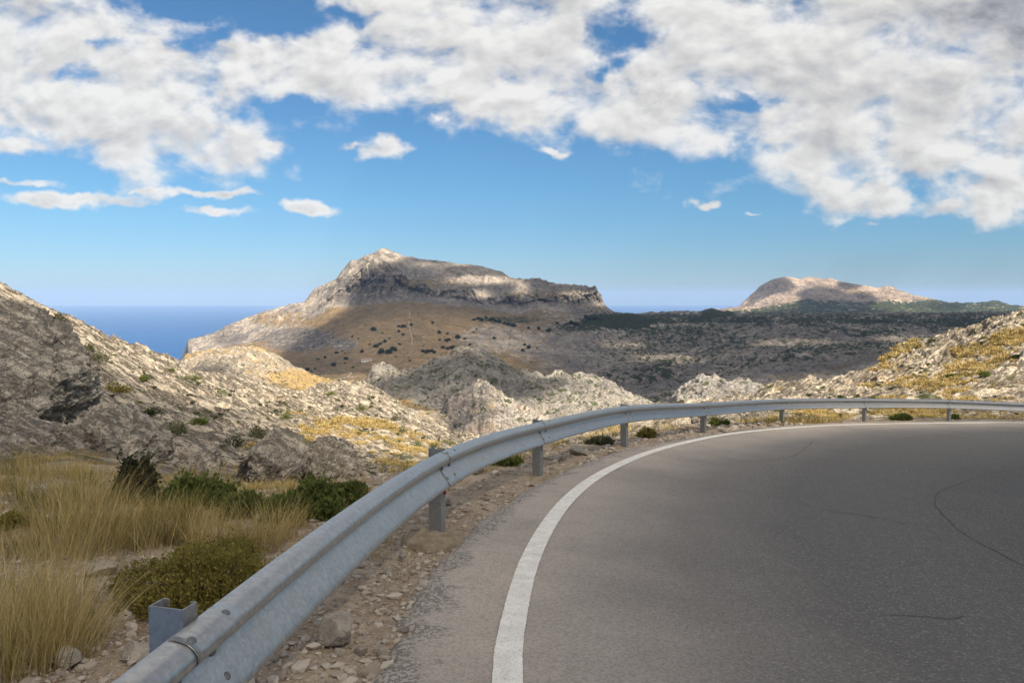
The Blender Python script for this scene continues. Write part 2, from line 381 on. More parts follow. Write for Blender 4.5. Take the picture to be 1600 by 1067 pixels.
# ---- near land: verge, scrub, the left and right hillsides
rA = [(-200,1390,2.2),(1800,1390,2.2)]
rB = [(-200,742,9.0),(0,748,9.0),(150,768,9.0),(300,800,9.0),(450,818,9.5),(560,822,10),(640,825,10),(720,815,10),(1800,815,10)]
rC = [(-200,716,14),(0,716,14),(130,716,14.5),(200,722,16),(300,748,18),(400,757,20),(500,760,22),(560,764,23),(650,760,25),(700,752,26),(850,722,27),(970,698,29),(1100,674,31),(1200,663,34),(1350,658,36),(1480,656,37),(1800,652,37)]
rD = [(-200,540,34),(0,575,34),(130,618,38),(250,668,42),(330,688,45),(400,700,46),(450,702,46),(520,712,45),(600,718,45),(700,728,43),(850,705,42),(970,684,44),(1100,663,48),(1200,652,50),(1300,646,50),(1400,632,52),(1480,618,54),(1600,600,55),(1800,570,55)]
rD2 = [(-200,470,46),(0,510,48),(130,560,56),(250,608,68),(330,634,76),(400,652,80),(440,662,80),(480,672,78),(560,688,78),(640,706,76),(700,716,72),(850,696,60),(970,674,58),(1100,655,60),(1200,643,64),(1300,632,66),(1400,606,74),(1480,582,78),(1600,550,80),(1800,500,80)]
rE = [(-200,390,62),(0,468,66),(70,494,76),(120,514,84),(150,528,90),(200,549,100),(240,572,110),(262,572,118),(300,588,126),(370,606,140),(430,618,148),(470,630,150),(500,618,152),(540,606,155),(575,612,155),(610,632,150),(650,658,146),(700,688,130),(760,704,105),(850,688,84),(970,668,74),(1050,660,72),(1100,650,72),(1180,645,76),(1215,624,80),(1262,610,84),(1285,618,86),(1330,606,88),(1365,590,94),(1400,572,98),(1440,556,102),(1480,540,104),(1540,520,108),(1600,500,110),(1800,440,110)]
rF = [(p_[0], p_[1] + 150, p_[2] * 1.5) for p_ in rE]
L1 = layer([rA, rB, rC, rD, rD2, rE, rF], -120, 1720, 1500, [90, 120, 220, 190, 200, 40], smooth=7)
near = L1.Y[:, 0].size
ed = np.full(L1.Y.shape, 50.0, np.float32)
nr = int((L1.Y.min(axis=1) < 60).sum()); ed[:nr] = edge_dist(L1.X[:nr], L1.Y[:nr])
rz = road_z(L1.X, L1.Y)
wgt = sstep(ed, 0.9, 6.5)
flat = rz - 0.05 - 0.03 * np.clip(ed, 0, 9)
L1.Z = np.where(ed < 0, rz - 0.25 * sstep(-ed, 0.0, 0.3) - 0.07, flat * (1 - wgt) + L1.Z * wgt)
L1.ed = ed
far = sstep(L1.Y, 13, 30)                       # rock relief only away from the road
X, Y, Z = L1.X, L1.Y, L1.Z
# inclined limestone beds on the left slope: ridges run down to the right
ang = R(-24); cx_, sx_ = math.cos(ang), math.sin(ang)
s_ = (X * cx_ + Y * sx_); t_ = (-X * sx_ + Y * cx_)
left = sstep(-X, -6, 8)
warp = fbm(X, Y, Z * 0, 9.0, 3, seed=3.1)
al_ = -np.abs(X) * .876 - Z * .48; cc2 = -np.abs(X) * .48 + Z * .876
beds = fbm(al_ * 0.2 + warp * 1.5, Y * 0.8 + warp, cc2 * 2.0 + warp * 1.2, 3.2, 6, 0.58, True, 1.3)
crag = fbm(X, Y, Z, 5.5, 6, 0.55, True, 5.0)
lump = fbm(X, Y, Z * 0, 16.0, 4, 0.5, False, 8.0)
fine = fbm(X, Y, Z, 1.1, 4, 0.6, True, 2.2)
amp = far * sstep(ed, 2, 12)
tt = (cc2 + 0.25 * Y) / 2.3 + 1.5 * warp + 0.8 * fbm(X, Y, Z, 4.0, 3, 0.6, False, 15.5); fr = tt - np.floor(tt); ledge = sstep(fr, 0, 0.25) * (1 - 0.75 * fr) - 0.45
sc_ = np.clip(Y / 60.0, 0.35, 1.6)
rockmask_green = blob_px(L1, [(560,690,140,26,1),(480,668,60,20,.8),(630,720,120,26,.9),(500,778,160,32,1),(300,775,200,34,1),(760,735,160,26,1),(60,760,140,50,1),(900,700,120,14,1),(640,705,70,16,.9)])
L1.Z = Z + amp * (0.55 * sc_ * ledge + 0.75 * sc_ * beds * (0.55 + 0.45 * left) + 0.95 * sc_ * crag * (1 - 0.55 * left) + 1.5 * lump * sc_ + 0.30 * sc_ * fine) * (1 - 0.45 * rockmask_green)
L1.Z += (1 - far) * sstep(ed, 0.1, 1.2) * (0.035 * fbm(X, Y, Z * 0, 0.5, 4, 0.6, False, 4.4) + 0.10 * sstep(ed, 1.5, 5) * fbm(X, Y, Z * 0, 2.2, 3, 0.5, False, 6.1))
L1.Z += np.where((ed > 0) & (ed < 2.0), 0.02 * fbm(X, Y, Z * 0, 0.18, 3, 0.6, False, 9.1), 0)
gy, gx = slope_of(L1)
gn = fbm(X, Y, Z * 0, 7.0, 5, 0.6, False, 11.0)
grass = np.clip(0.20 + 0.55 * gn - 0.32 * (crag - 0.1), 0, 1) * far
grass = np.maximum(grass, rockmask_green * (0.78 + 0.7 * gn - 0.55 * np.clip(crag, 0, 1)))
yel = blob_px(L1, [(1450,610,170,36,1),(1370,640,170,22,1),(1520,560,110,30,.95),(1250,655,150,16,.9),(1580,610,100,30,1),(1120,672,60,8,.5),(800,745,120,30,.9),(640,745,90,30,.9),(470,700,70,20,.8),(210,640,50,16,.5),(400,700,40,16,.6)])
grass = np.maximum(grass, sstep(X / Y * F + 800, 1280, 1400) * (0.52 + 0.9 * gn - 0.5 * np.clip(crag, 0, 1)))
grass = np.maximum(grass, yel * (0.78 + 0.9 * gn - 0.55 * np.clip(crag, 0, 1)))
L1.grass = np.where(Y < 16, sstep(ed, 2.2, 5.5) * 0.5 * sstep(Y, 6, 12), grass)
L1.forest = np.zeros_like(L1.Z)
M_NEAR = land_material('limestone_slope', 3.0, 1.0, rock=(0.47, 0.405, 0.315), rock2=(0.27, 0.235, 0.19), bumpd=0.10, dots=0.42, dot_scale=1.8)
def verge_material():
    m, t = mat('verge_soil')
    pp = t.pos(); g = t.attr('grass')
    n1 = t.noise(pp, 1.3, 6, 0.6); n2 = t.noise(pp, 14.0, 6, 0.7)
    v1 = t.vor(pp, 42.0); v1c = t.n('ShaderNodeTexVoronoi', {'Vector': pp, 'Scale': 42.0}).outputs['Color']
    v2 = t.vor(pp, 110.0)
    c = t.mix(t.step(n1, 0.35, 0.65), (0.24, 0.17, 0.105), (0.39, 0.30, 0.205))
    c = t.mix(t.step(n2, 0.50, 0.72), c, (0.42, 0.36, 0.29))
    c = t.mix(t.step(n2, 0.46, 0.30), c, (0.12, 0.075, 0.045))
    sep = t.n('ShaderNodeSeparateColor', {0: v1c})
    st = t.math('GREATER_THAN', sep.outputs[0], 0.45)
    stc = t.mix(sep.outputs[1], (0.20, 0.17, 0.14), (0.48, 0.43, 0.36))
    inside = t.step(v1, 0.5, 0.35)
    c = t.mix(t.math('MULTIPLY', t.math('MULTIPLY', st, inside), 0.9), c, stc)
    gc = t.mix(t.step(t.noise(pp, 3.0, 5, 0.7), 0.38, 0.62), (0.13, 0.10, 0.04), (0.27, 0.19, 0.07))
    ge = t.step(t.math('ADD', g, t.math('MULTIPLY', t.math('SUBTRACT', t.noise(pp, 2.2, 6, 0.7), 0.5), 1.3)), 0.42, 0.6)
    c = t.mix(ge, c, gc)
    h = t.math('ADD', t.math('MULTIPLY', t.math('MULTIPLY', st, t.math('SUBTRACT', 0.6, v1)), 0.9), t.math('ADD', t.math('MULTIPLY', v2, -0.25), n2))
    t.bsdf(c, 0.95, h, 0.9, 0.018, spec=0.2)
    return m
M_VERGE = verge_material()
r_mid = 90 + 96
c_mid = int(1500 * (720 + 120) / 1840)
emit(L1, 'roadside_ground', M_VERGE, 0, r_mid + 1)
emit(L1, 'hillside', M_NEAR, r_mid, None, 0, c_mid + 1)
emit(L1, 'hillside', M_NEAR, r_mid, None, c_mid, None)

# ---- knolls and ridges of the middle distance
def knoll(name, rails, px0, px1, ncol, rows, s1, a1, rock_kw, grass_fn, seed, smooth=3, forest_fn=None):
    L = layer(rails, px0, px1, ncol, rows, smooth=smooth)
    X, Y, Z = L.X, L.Y, L.Z
    cr = fbm(X, Y, Z, s1, 6, 0.58, True, seed); lu = fbm(X, Y, Z * 0, s1 * 3.5, 4, 0.5, False, seed + 3)
    L.Z = Z + a1 * cr + a1 * 1.6 * lu + a1 * 0.9 * fbm(X, Y * 0.3, Z * 0.3, s1 * 0.9, 5, 0.6, True, seed + 11)
    L.cr = cr
    L.grass = grass_fn(L, cr, fbm(X, Y, Z * 0, s1 * 2.0, 5, 0.6, False, seed + 7)); L.forest = forest_fn(L) if forest_fn else np.zeros_like(L.Z)
    L.obj = emit(L, name, land_material(name + '_rock', **rock_kw))
    return L
# sunlit yellow knoll on the left with the straw coloured hollow beside it
KA = knoll('rocky_knoll', [
 [(200,700,260),(700,700,260)],
 [(200,690,420),(262,650,420),(300,628,420),(400,620,420),(470,628,420),(530,645,420),(600,650,420),(700,660,420)],
 [(200,640,560),(262,600,560),(300,590,560),(335,578,560),(385,570,560),(430,585,560),(480,606,560),(529,625,560),(580,628,560),(640,632,560),(700,650,560)],
 [(200,640,680),(255,600,680),(278,578,680),(291,566,680),(335,554,680),(385,550,680),(412,550,680),(435,564,680),(460,583,690),(485,595,720),(529,604,800),(560,602,850),(600,600,880),(640,602,880),(700,620,880)],
 [(200,720,1100),(700,720,1100)]], 200, 700, 560, [40, 110, 150, 30], 20, 4.2,
 dict(scale=16, strat=0.6, rock=(0.40,0.345,0.27), rock2=(0.23,0.20,0.165), grass=(0.42,0.29,0.12), grass2=(0.30,0.21,0.10), dots=0.45, dot_scale=4.0, bumpd=0.05),
 lambda L, cr, gn: np.clip(0.45 + 0.8 * gn - 0.2 * cr, 0, 1) * (1 - blob_px(L, [(330,580,60,30,1),(380,600,110,16,.9)])) + blob_px(L, [(470,600,70,28,.9),(560,615,110,20,1)]) * .62, 21.0)
# central karst ridge
KB = knoll('karst_ridge', [
 [(540,800,260),(1100,800,260)],
 [(540,740,420),(590,690,420),(640,680,420),(700,690,420),(780,690,420),(860,690,420),(1000,690,420),(1100,700,420)],
 [(540,700,520),(575,640,520),(610,626,520),(660,615,520),(720,600,520),(780,612,520),(860,625,520),(940,632,520),(1000,645,520),(1100,690,520)],
 [(540,680,600),(568,610,600),(582,580,600),(600,572,600),(620,576,600),(635,580,600),(655,577,600),(697,560,600),(715,547,600),(747,546,600),(762,556,600),(778,567,600),(809,583,600),(831,588,600),(850,590,600),(872,586,600),(890,592,600),(912,588,600),(944,596,600),(965,606,600),(981,614,600),(1017,632,600),(1040,660,600),(1100,720,600)],
 [(540,830,900),(1100,830,900)]], 540, 1080, 640, [30, 90, 170, 30], 11, 3.4,
 dict(scale=9, strat=0.4, rock=(0.34,0.31,0.265), rock2=(0.15,0.14,0.125), grass=(0.38,0.28,0.14), grass2=(0.22,0.18,0.10), dots=0.62, dot_scale=2.3, bumpd=0.07),
 lambda L, cr, gn: np.clip(0.13 + 0.45 * gn - 0.1 * cr, 0, 1) + blob_px(L, [(620,640,30,30,.5)]), 31.0)
# small pyramid in front of the ridge
KC = knoll('rock_pyramid', [
 [(660,820,210),(920,820,210)],
 [(660,760,330),(690,700,330),(740,668,330),(766,655,330),(800,672,330),(860,690,330),(920,740,330)],
 [(660,740,400),(680,670,400),(700,628,400),(720,617,400),(740,604,400),(762,600,400),(772,611,400),(790,628,400),(809,640,400),(831,651,400),(860,668,400),(920,720,400)],
 [(660,860,600),(920,860,600)]], 650, 930, 330, [20, 130, 24], 10, 3.4,
 dict(scale=8, strat=0.6, rock=(0.42,0.38,0.33), rock2=(0.24,0.21,0.19), grass=(0.40,0.30,0.14), grass2=(0.26,0.2,0.10), dots=0.55, dot_scale=2.0, bumpd=0.07, warm=(0.45,0.29,0.21)),
 lambda L, cr, gn: np.clip(0.28 + 0.6 * gn - 0.15 * cr, 0, 1), 41.0)
KD = knoll('rocky_knoll', [
 [(1010,760,170),(1320,760,170)],
 [(1010,700,250),(1060,650,250),(1100,640,250),(1200,640,250),(1320,680,250)],
 [(1010,680,300),(1040,645,300),(1048,626,300),(1059,612,300),(1080,602,300),(1100,596,300),(1118,597,300),(1137,602,300),(1168,603,300),(1194,613,300),(1230,622,300),(1270,640,300),(1320,690,300)],
 [(1010,820,460),(1320,820,460)]], 1010, 1320, 330, [20, 100, 24], 8, 2.4,
 dict(scale=6, strat=0.6, rock=(0.38,0.35,0.31), rock2=(0.2,0.19,0.18), grass=(0.40,0.30,0.14), grass2=(0.22,0.18,0.10), dots=0.55, dot_scale=2.0, bumpd=0.07),
 lambda L, cr, gn: np.clip(0.3 + 0.6 * gn - 0.15 * cr, 0, 1), 51.0)
KE = knoll('brown_ridge', [
 [(860,760,600),(1560,760,600)],
 [(860,690,1000),(960,660,1000),(1100,640,1000),(1200,640,1000),(1560,640,1000)],
 [(860,670,1400),(920,640,1400),(1000,618,1400),(1080,600,1400),(1140,585,1400),(1160,577,1400),(1209,573,1400),(1256,570,1400),(1312,572,1400),(1340,563,1400),(1380,556,1400),(1420,548,1400),(1560,540,1400)],
 [(860,760,2000),(1560,760,2000)]], 850, 1570, 500, [20, 100, 20], 45, 8,
 dict(scale=26, rock=(0.27,0.24,0.21), rock2=(0.15,0.135,0.12), grass=(0.22,0.155,0.095), grass2=(0.15,0.11,0.07), dots=0.6, dot_scale=3.0, bumpd=0.06),
 lambda L, cr, gn: np.clip(0.42 + 0.7 * gn - 0.2 * cr, 0, 1), 61.0)

# ---- the big mountain and the valley running out to the right
Yb, Yt, Yc = 3300, 3480, 4100
LM = layer([
 [(150,700,900),(1750,700,900)],
 [(150,690,1200),(282,690,1200),(400,640,1200),(600,625,1200),(800,640,1200),(960,655,1200),(1120,650,1200),(1300,640,1200),(1750,640,1200)],
 [(150,690,2000),(282,660,2000),(330,590,2000),(420,588,2000),(500,590,2000),(600,582,2000),(700,582,2000),(800,600,2000),(900,612,2000),(980,622,2000),(1060,615,2000),(1200,590,2000),(1400,580,2000),(1750,575,2000)],
 [(150,690,2800),(282,655,2800),(300,580,2800),(360,566,2800),(420,552,2800),(480,535,2800),(520,530,2800),(572,520,2800),(640,520,2800),(700,525,2800),(800,548,2800),(880,556,2800),(960,560,2800),(1040,560,2800),(1200,548,2800),(1400,540,2800),(1750,535,2800)],
 [(150,690,Yb),(282,650,Yb),(300,565,Yb),(350,548,Yb),(400,540,Yb),(440,526,Yb),(480,510,Yb),(516,487,Yb),(541,486,Yb),(604,480,Yb),(635,477,Yb),(697,485,Yb),(747,490,Yb),(803,502,Yb),(840,493,Yb),(887,495,Yb),(937,494,Yb),(950,510,Yb),(1000,520,Yb),(1100,522,Yb),(1300,520,Yb),(1750,515,Yb)],
 [(150,690,Yt+500),(282,650,Yt+500),(293,552,Yt+300),(350,535,Yt+300),(400,520,Yt+200),(440,508,Yt+100),(480,492,Yt+100),(519,474,Yt),(538,462,Yt),(555,444,Yt),(566,434,Yt),(576,421,Yt),(597,417,Yt),(625,431,Yt),(647,450,Yt),(682,459,Yt),(729,462,Yt),(747,474,Yt-20),(775,470,Yt),(803,478,Yt),(834,469,Yt),(887,475,Yt),(931,473,Yt),(945,500,Yt),(1000,510,Yt+200),(1100,512,Yt+200),(1300,508,Yt+200),(1750,502,Yt+200)],
 [(150,690,5200),(262,690,5000),(274,620,5000),(279,580,5000),(283,560,4900),(289,549,4900),(302,543,4800),(316,538,4800),(332,532,4700),(345,524,4700),(351,517,4600),(379,510,4600),(407,496,4500),(435,488,4400),(476,474,4300),(484,462,4300),(491,455,4300),(510,446,4250),(526,439,4200),(538,424,4200),(547,414,4200),(565,411,4200),(582,410,4200),(592,402,4200),(601,397,4200),(611,401,4200),(622,405,4200),(651,408,4200),(697,413,4250),(730,415,4250),(762,422,4250),(784,430,4250),(800,438,4200),(841,444,4200),(887,458,4150),(915,463,4100),(930,468,4050),(938,478,4050),(945,490,4200),(972,497,4500),(1000,494,5500),(1044,491,5500),(1062,489,5500),(1090,491,5500),(1112,484,5500),(1131,491,5500),(1180,495,5500),(1300,497,5500),(1450,495,5500),(1750,492,5500)],
 [(150,760,7000),(1750,560,7500)]], 150, 1740, 1500, [16, 70, 110, 130, 120, 100, 170, 24], smooth=4)
X, Y, Z = LM.X, LM.Y, LM.Z
cliff = np.clip(1 - np.abs(LM.T - 4.5) / 0.9, 0, 1) * sstep(X / Y * F + 800, 400, 540) * (1 - sstep(X / Y * F + 800, 930, 955))
upper = sstep(LM.T, 4.2, 5.2) * (1 - sstep(X / Y * F + 800, 935, 960))
right = sstep(X / Y * F + 800, 820, 1000)
cr = fbm(X, Y, Z, 210, 7, 0.6, True, 71.0); lu = fbm(X, Y, Z * 0, 700, 4, 0.5, False, 73.0)
fl = fbm(X * 1.0, Y * 0.3, Z * 0.25, 90, 5, 0.6, True, 77.0)
gul = fbm(X * 1.0, Y * 0.35, Z * 0, 330, 5, 0.5, True, 79.0)
taper = 1 - 0.55 * sstep(LM.T, 5.6, 6.0)
LM.Z = Z + (13 + 34 * upper + 24 * right) * cr * taper + 16 * lu * taper + 9 * (right + 0.4) * taper * fbm(X, Y, Z, 62, 5, 0.6, True, 85.0) + cliff * 26 * fl + 20 * gul * (1 - cliff) * taper * (0.5 + upper)
LM.Y = Y + cliff * (95 * fl + 80 * cr + 40 * fbm(X, Y * 0.3, Z * 0.2, 45, 4, 0.6, True, 78.0)); LM.X = LM.Y * LM.ta[None, :]
gn = fbm(X, Y, Z * 0, 260, 6, 0.62, False, 81.0)
pxm = X / Y * F + 800
slope_zone = sstep(LM.T, 1.0, 2.0) * (1 - sstep(LM.T, 3.95, 4.1)) * (1 - sstep(pxm, 760, 960))
plate = sstep(LM.T, 5.02, 5.2) * (1 - sstep(LM.T, 5.8, 6.0)) * sstep(pxm, 560, 640)
LM.grass = np.clip(0.85 * slope_zone + (0.20 + 0.7 * gn) * (1 - slope_zone) * (1 - cliff) * (1 - 0.3 * right) * (1 - 0.4 * upper) + 0.05 * plate, 0, 1)
LM.grass = np.clip(LM.grass * (1 - blob_px(LM, [(470,530,70,24,.9),(535,538,30,12,.8),(780,530,80,30,.6),(860,540,100,30,.5),(560,455,60,30,.5)])) + blob_px(LM, [(440,500,60,14,.4),(660,445,90,14,.35),(840,460,60,10,.35),(900,600,60,20,.5)]), 0, 1)
LM.tone = np.clip(cliff * 0.45 + blob_px(LM, [(470,535,85,26,.9),(560,455,70,30,.5),(620,455,90,20,.5)]) + blob_px(LM, [(470,530,70,24,.8),(535,538,30,12,.8),(400,535,60,12,.4)]) + 0.30 * right + 0.2 * gul, 0, 1)
LM.forest = np.clip(blob_px(LM, [(965,502,70,13,1.0),(900,510,60,8,.5),(795,500,60,8,.6),(1060,498,110,9,.30),(1180,498,160,8,.28),(1120,490,30,8,.9),(1350,498,240,9,.25),(1500,500,200,12,.28),
     ]) + right * (0.42 + 0.55 * gn + 0.45 * fbm(X, Y * 0.5, Z * 0, 120, 5, 0.65, False, 83.0)), 0, 1.1)
LMm = land_material('mountain_rock', 120, rock=(0.38,0.325,0.265), rock2=(0.175,0.155,0.14), grass=(0.27, 0.185, 0.098), grass2=(0.18, 0.125, 0.070), green=(0.045,0.058,0.030), dots=0.40, dot_scale=8.0, bumpd=0.06, warm=(0.40,0.29,0.23))
c_val = int(1500 * (948 - 150) / 1590)
emit(LM, 'mountain', LMm, 0, None, 0, c_val + 1)
emit(LM, 'valley', LMm, 0, None, c_val, None)

# ---- the far mountain with its wooded foot
LF = layer([
 [(900,560,6000),(1800,560,6000)],
 [(900,520,7200),(1000,506,7200),(1140,500,7200),(1250,500,7200),(1400,500,7200),(1600,505,7200),(1800,510,7200)],
 [(900,520,8400),(1100,505,8400),(1150,490,8400),(1200,478,8400),(1260,470,8400),(1330,472,8400),(1400,474,8400),(1470,482,8400),(1530,492,8400),(1600,497,8400),(1800,500,8400)],
 [(900,540,9400),(1100,530,9400),(1130,496,9400),(1141,487,9400),(1156,480,9400),(1172,466,9400),(1187,450,9400),(1206,439,9400),(1225,434,9400),(1236,434,9400),(1247,437,9400),(1266,434,9400),(1284,437,9400),(1300,437,9400),(1325,443,9400),(1341,447,9400),(1366,453,9400),(1397,456,9400),(1425,464,9400),(1453,471,9400),(1491,476,9400),(1525,484,9400),(1538,480,9400),(1549,477,9400),(1569,482,9400),(1600,485,9400),(1640,480,9400),(1800,478,9400)],
 [(900,700,12000),(1800,700,12000)]], 900, 1740, 760, [14, 60, 110, 170, 16], smooth=3)
X, Y, Z = LF.X, LF.Y, LF.Z
cr = fbm(X, Y, Z, 420, 7, 0.58, True, 91.0); lu = fbm(X, Y, Z * 0, 1300, 4, 0.5, False, 93.0)
gul = fbm(X, Y * 0.35, Z * 0, 700, 5, 0.5, True, 97.0)
tp = 1 - 0.72 * sstep(LF.T, 2.7, 3.0)
LF.Z = Z + (40 * cr + 8 * lu + 70 * gul + 22 * fbm(X, Y, Z, 130, 5, 0.62, True, 98.0)) * tp
pf = X / Y * F + 800
tree_line = np.interp(pf, [1100, 1160, 1260, 1340, 1420, 1470, 1800], [485, 484, 468, 471, 470, 466, 460])
sF = 465 - (LF.Z - CZ) / LF.Y * F
LF.forest = np.clip(sstep(sF - tree_line, -6, 6) * (0.86) - 0.25 * sstep(LF.T, 1.0, 0.5), 0, 1) * np.clip(0.95 + 0.5 * fbm(X, Y, Z * 0, 500, 5, 0.6, False, 99.0), 0, 1)
LF.grass = np.clip(0.25 + 0.5 * gul, 0, 1) * 0.8
emit(LF, 'distant_mountain', land_material('distant_rock', 300, rock=(0.46,0.37,0.29), rock2=(0.26,0.21,0.175), grass=(0.30,0.22,0.15), grass2=(0.20,0.15,0.11), green=(0.060,0.078,0.036), bumpd=0.08))

# ---- the sea
m, t = mat('sea_water')
pp = t.pos()
nn = t.noise(t.vm('MULTIPLY', pp, (0.0004, 0.0012, 1)), 1.0, 5, 0.6)
c = t.mix(t.step(nn, 0.35, 0.65), (0.001, 0.050, 0.165), (0.002, 0.064, 0.20))
t.bsdf(c, 0.55, t.noise(t.vm('MULTIPLY', pp, (0.02, 0.06, 1)), 1.0, 4, 0.6), 0.6, 6.0, spec=0.04)
SEA_Z = -650.0
a = np.linspace(-1, 1, 15); a = np.sign(a) * np.abs(a) ** 1.5 * 66000
gxs, gys = np.meshgrid(a, a)
o = mesh_np('sea', np.stack([gxs.ravel(), gys.ravel(), np.full(gxs.size, SEA_Z)], -1), grid_faces(15, 15), m)
tag(o, 'deep blue sea behind the left hillside', kind='structure')

# ------------------------------------------------------------------ road
def strip(center, normals, offs, zoff, jitter=None):
    """rows along the curve, columns across; returns verts (n, k, 3)"""
    pts = center[:, None, :] + normals[:, None, :] * offs[None, :, None]
    z = road_z(pts[..., 0], pts[..., 1]) + zoff
    return np.concatenate([pts, z[..., None]], -1)
def asphalt():
    m, t = mat('asphalt')
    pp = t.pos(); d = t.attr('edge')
    v = t.n('ShaderNodeTexVoronoi', {'Vector': pp, 'Scale': 80.0})
    sep = t.n('ShaderNodeSeparateColor', {0: v.outputs['Color']})
    n1 = t.noise(pp, 0.5, 5, 0.6); n2 = t.noise(pp, 60.0, 4, 0.7); n3 = t.noise(pp, 3.5, 6, 0.7)
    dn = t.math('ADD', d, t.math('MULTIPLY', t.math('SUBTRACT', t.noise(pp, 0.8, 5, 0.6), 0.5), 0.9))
    # pale dusty margin and worn wheel paths, plus cloud shade put into the colour
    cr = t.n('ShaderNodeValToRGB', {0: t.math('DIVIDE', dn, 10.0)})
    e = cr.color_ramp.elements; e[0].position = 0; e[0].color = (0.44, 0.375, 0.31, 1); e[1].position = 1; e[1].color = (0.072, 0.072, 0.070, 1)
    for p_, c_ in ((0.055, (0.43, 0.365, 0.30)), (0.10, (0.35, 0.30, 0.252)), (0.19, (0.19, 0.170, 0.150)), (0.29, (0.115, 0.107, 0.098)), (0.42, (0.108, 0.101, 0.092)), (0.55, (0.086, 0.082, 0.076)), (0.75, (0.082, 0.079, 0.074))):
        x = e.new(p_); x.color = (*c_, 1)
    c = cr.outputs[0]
    c = t.mix(t.math('MULTIPLY', t.step(n1, 0.4, 0.65), 0.28), c, (0.12, 0.112, 0.10))
    c = t.mix(t.math('MULTIPLY', t.step(n3, 0.5, 0.72), 0.16), c, (0.16, 0.145, 0.13))
    chip = t.math('GREATER_THAN', sep.outputs[0], 0.84)
    c = t.mix(t.math('MULTIPLY', chip, 0.32), c, t.mix(sep.outputs[1], (0.16, 0.155, 0.145), (0.36, 0.34, 0.31)))
    dark = t.math('LESS_THAN', sep.outputs[0], 0.34)
    c = t.mix(t.math('MULTIPLY', dark, 0.22), c, (0.025, 0.024, 0.023))
    # crumbling margin: coarse bare aggregate
    ve = t.n('ShaderNodeTexVoronoi', {'Vector': pp, 'Scale': 62.0}); se = t.n('ShaderNodeSeparateColor', {0: ve.outputs['Color']})
    em = t.step(t.math('ADD', d, t.math('MULTIPLY', t.math('SUBTRACT', t.noise(pp, 3.5, 5, 0.7), 0.5), 0.9)), 0.22, 0.08)
    ecol = t.mix(t.math('GREATER_THAN', se.outputs[0], 0.55), (0.13, 0.118, 0.104), (0.36, 0.32, 0.275))
    c = t.mix(t.math('MULTIPLY', em, 0.75), c, ecol)
    h = t.math('ADD', t.math('MULTIPLY', v.outputs['Distance'], -0.8), t.math('MULTIPLY', n2, 0.7))
    h = t.math('ADD', h, t.math('MULTIPLY', em, t.math('MULTIPLY', ve.outputs['Distance'], -2.5)))
    t.bsdf(c, 0.88, h, 0.25, 0.005, spec=0.2)
    return m
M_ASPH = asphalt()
ec, es = resample(edge_c, 0.03)
en = normals2(ec)
# ragged pavement edge
z0 = np.zeros(len(ec))
rag = 0.07 * fbm(ec[:, 0], ec[:, 1], z0, 0.55, 4, 0.65, False, 13.0) + 0.05 * fbm(ec[:, 0], ec[:, 1], z0, 0.12, 3, 0.6, False, 14.0)
nearw = sstep(-ec[:, 1], -9, -5)
rag = rag * (0.5 + 1.6 * nearw)
offs = np.r_[-0.10, -0.05, 0.0, 0.04, 0.1, 0.2, 0.35, 0.6, 1.0, 1.6, 2.4, 3.4, 4.6, 6, 8, 10.5, 14]
pts = strip(ec, en, offs, 0.0)
for k, o_ in enumerate(offs):
    wr = max(0.0, 1 - max(o_, 0) / 0.5)
    pts[:, k, :2] += en * (rag * wr)[:, None]
pts[:, 0, 2] -= 0.13; pts[:, 1, 2] -= 0.055 + 0.02 * fbm(ec[:, 0], ec[:, 1], z0, 0.1, 3, 0.6, False, 15.0)
pts[:, 2, 2] -= 0.012
for k in (2, 3, 4, 5):
    pts[:, k, 2] += 0.006 * fbm(pts[:, k, 0], pts[:, k, 1], z0, 0.09, 3, 0.6, False, 16.0)
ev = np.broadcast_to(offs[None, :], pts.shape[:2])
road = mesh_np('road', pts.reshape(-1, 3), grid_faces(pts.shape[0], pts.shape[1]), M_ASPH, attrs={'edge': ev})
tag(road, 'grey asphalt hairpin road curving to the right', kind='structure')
# flip check is unnecessary: both sides shade alike
# white edge line
m, t = mat('road_paint')
pp = t.pos()
c = t.mix(t.step(t.noise(pp, 7.0, 6, 0.7), 0.35, 0.7), (0.68, 0.63, 0.55), (0.84, 0.80, 0.72))
c = t.mix(t.math('MULTIPLY', t.step(t.noise(pp, 70.0, 4, 0.75), 0.53, 0.66), 0.75), c, (0.32, 0.285, 0.25))
c = t.mix(t.math('MULTIPLY', t.step(t.noise(pp, 1.6, 4, 0.75), 0.6, 0.75), 0.35), c, (0.42, 0.37, 0.31))
t.bsdf(c, 0.8, t.noise(pp, 130.0, 4, 0.7), 0.5, 0.004, spec=0.25)
M_PAINT = m
def painted(curve, width, zoff, name, m, rough=0.006, step=0.02):
    c_, s_c = resample(curve, step); n_ = normals2(c_); z_ = np.zeros(len(c_))
    e1 = rough * fbm(c_[:, 0], c_[:, 1], z_, 0.05, 3, 0.8, False, 17.0); e2 = rough * fbm(c_[:, 0], c_[:, 1], z_, 0.05, 3, 0.8, False, 27.0)
    o_ = np.stack([-width / 2 + e1, -width / 4 + z_, z_, width / 4 + z_, width / 2 + e2], -1)
    p2 = c_[:, None, :] + n_[:, None, :] * o_[..., None]
    z = road_z(p2[..., 0], p2[..., 1]) + zoff
    return mesh_np(name, np.concatenate([p2, z[..., None]], -1).reshape(-1, 3), grid_faces(len(c_), 5), m)
o = painted(line_c, 0.155, 0.006, 'edge_line', M_PAINT, 0.006, 0.008); tag(o, 'continuous white line along the outer edge of the road', kind='structure')
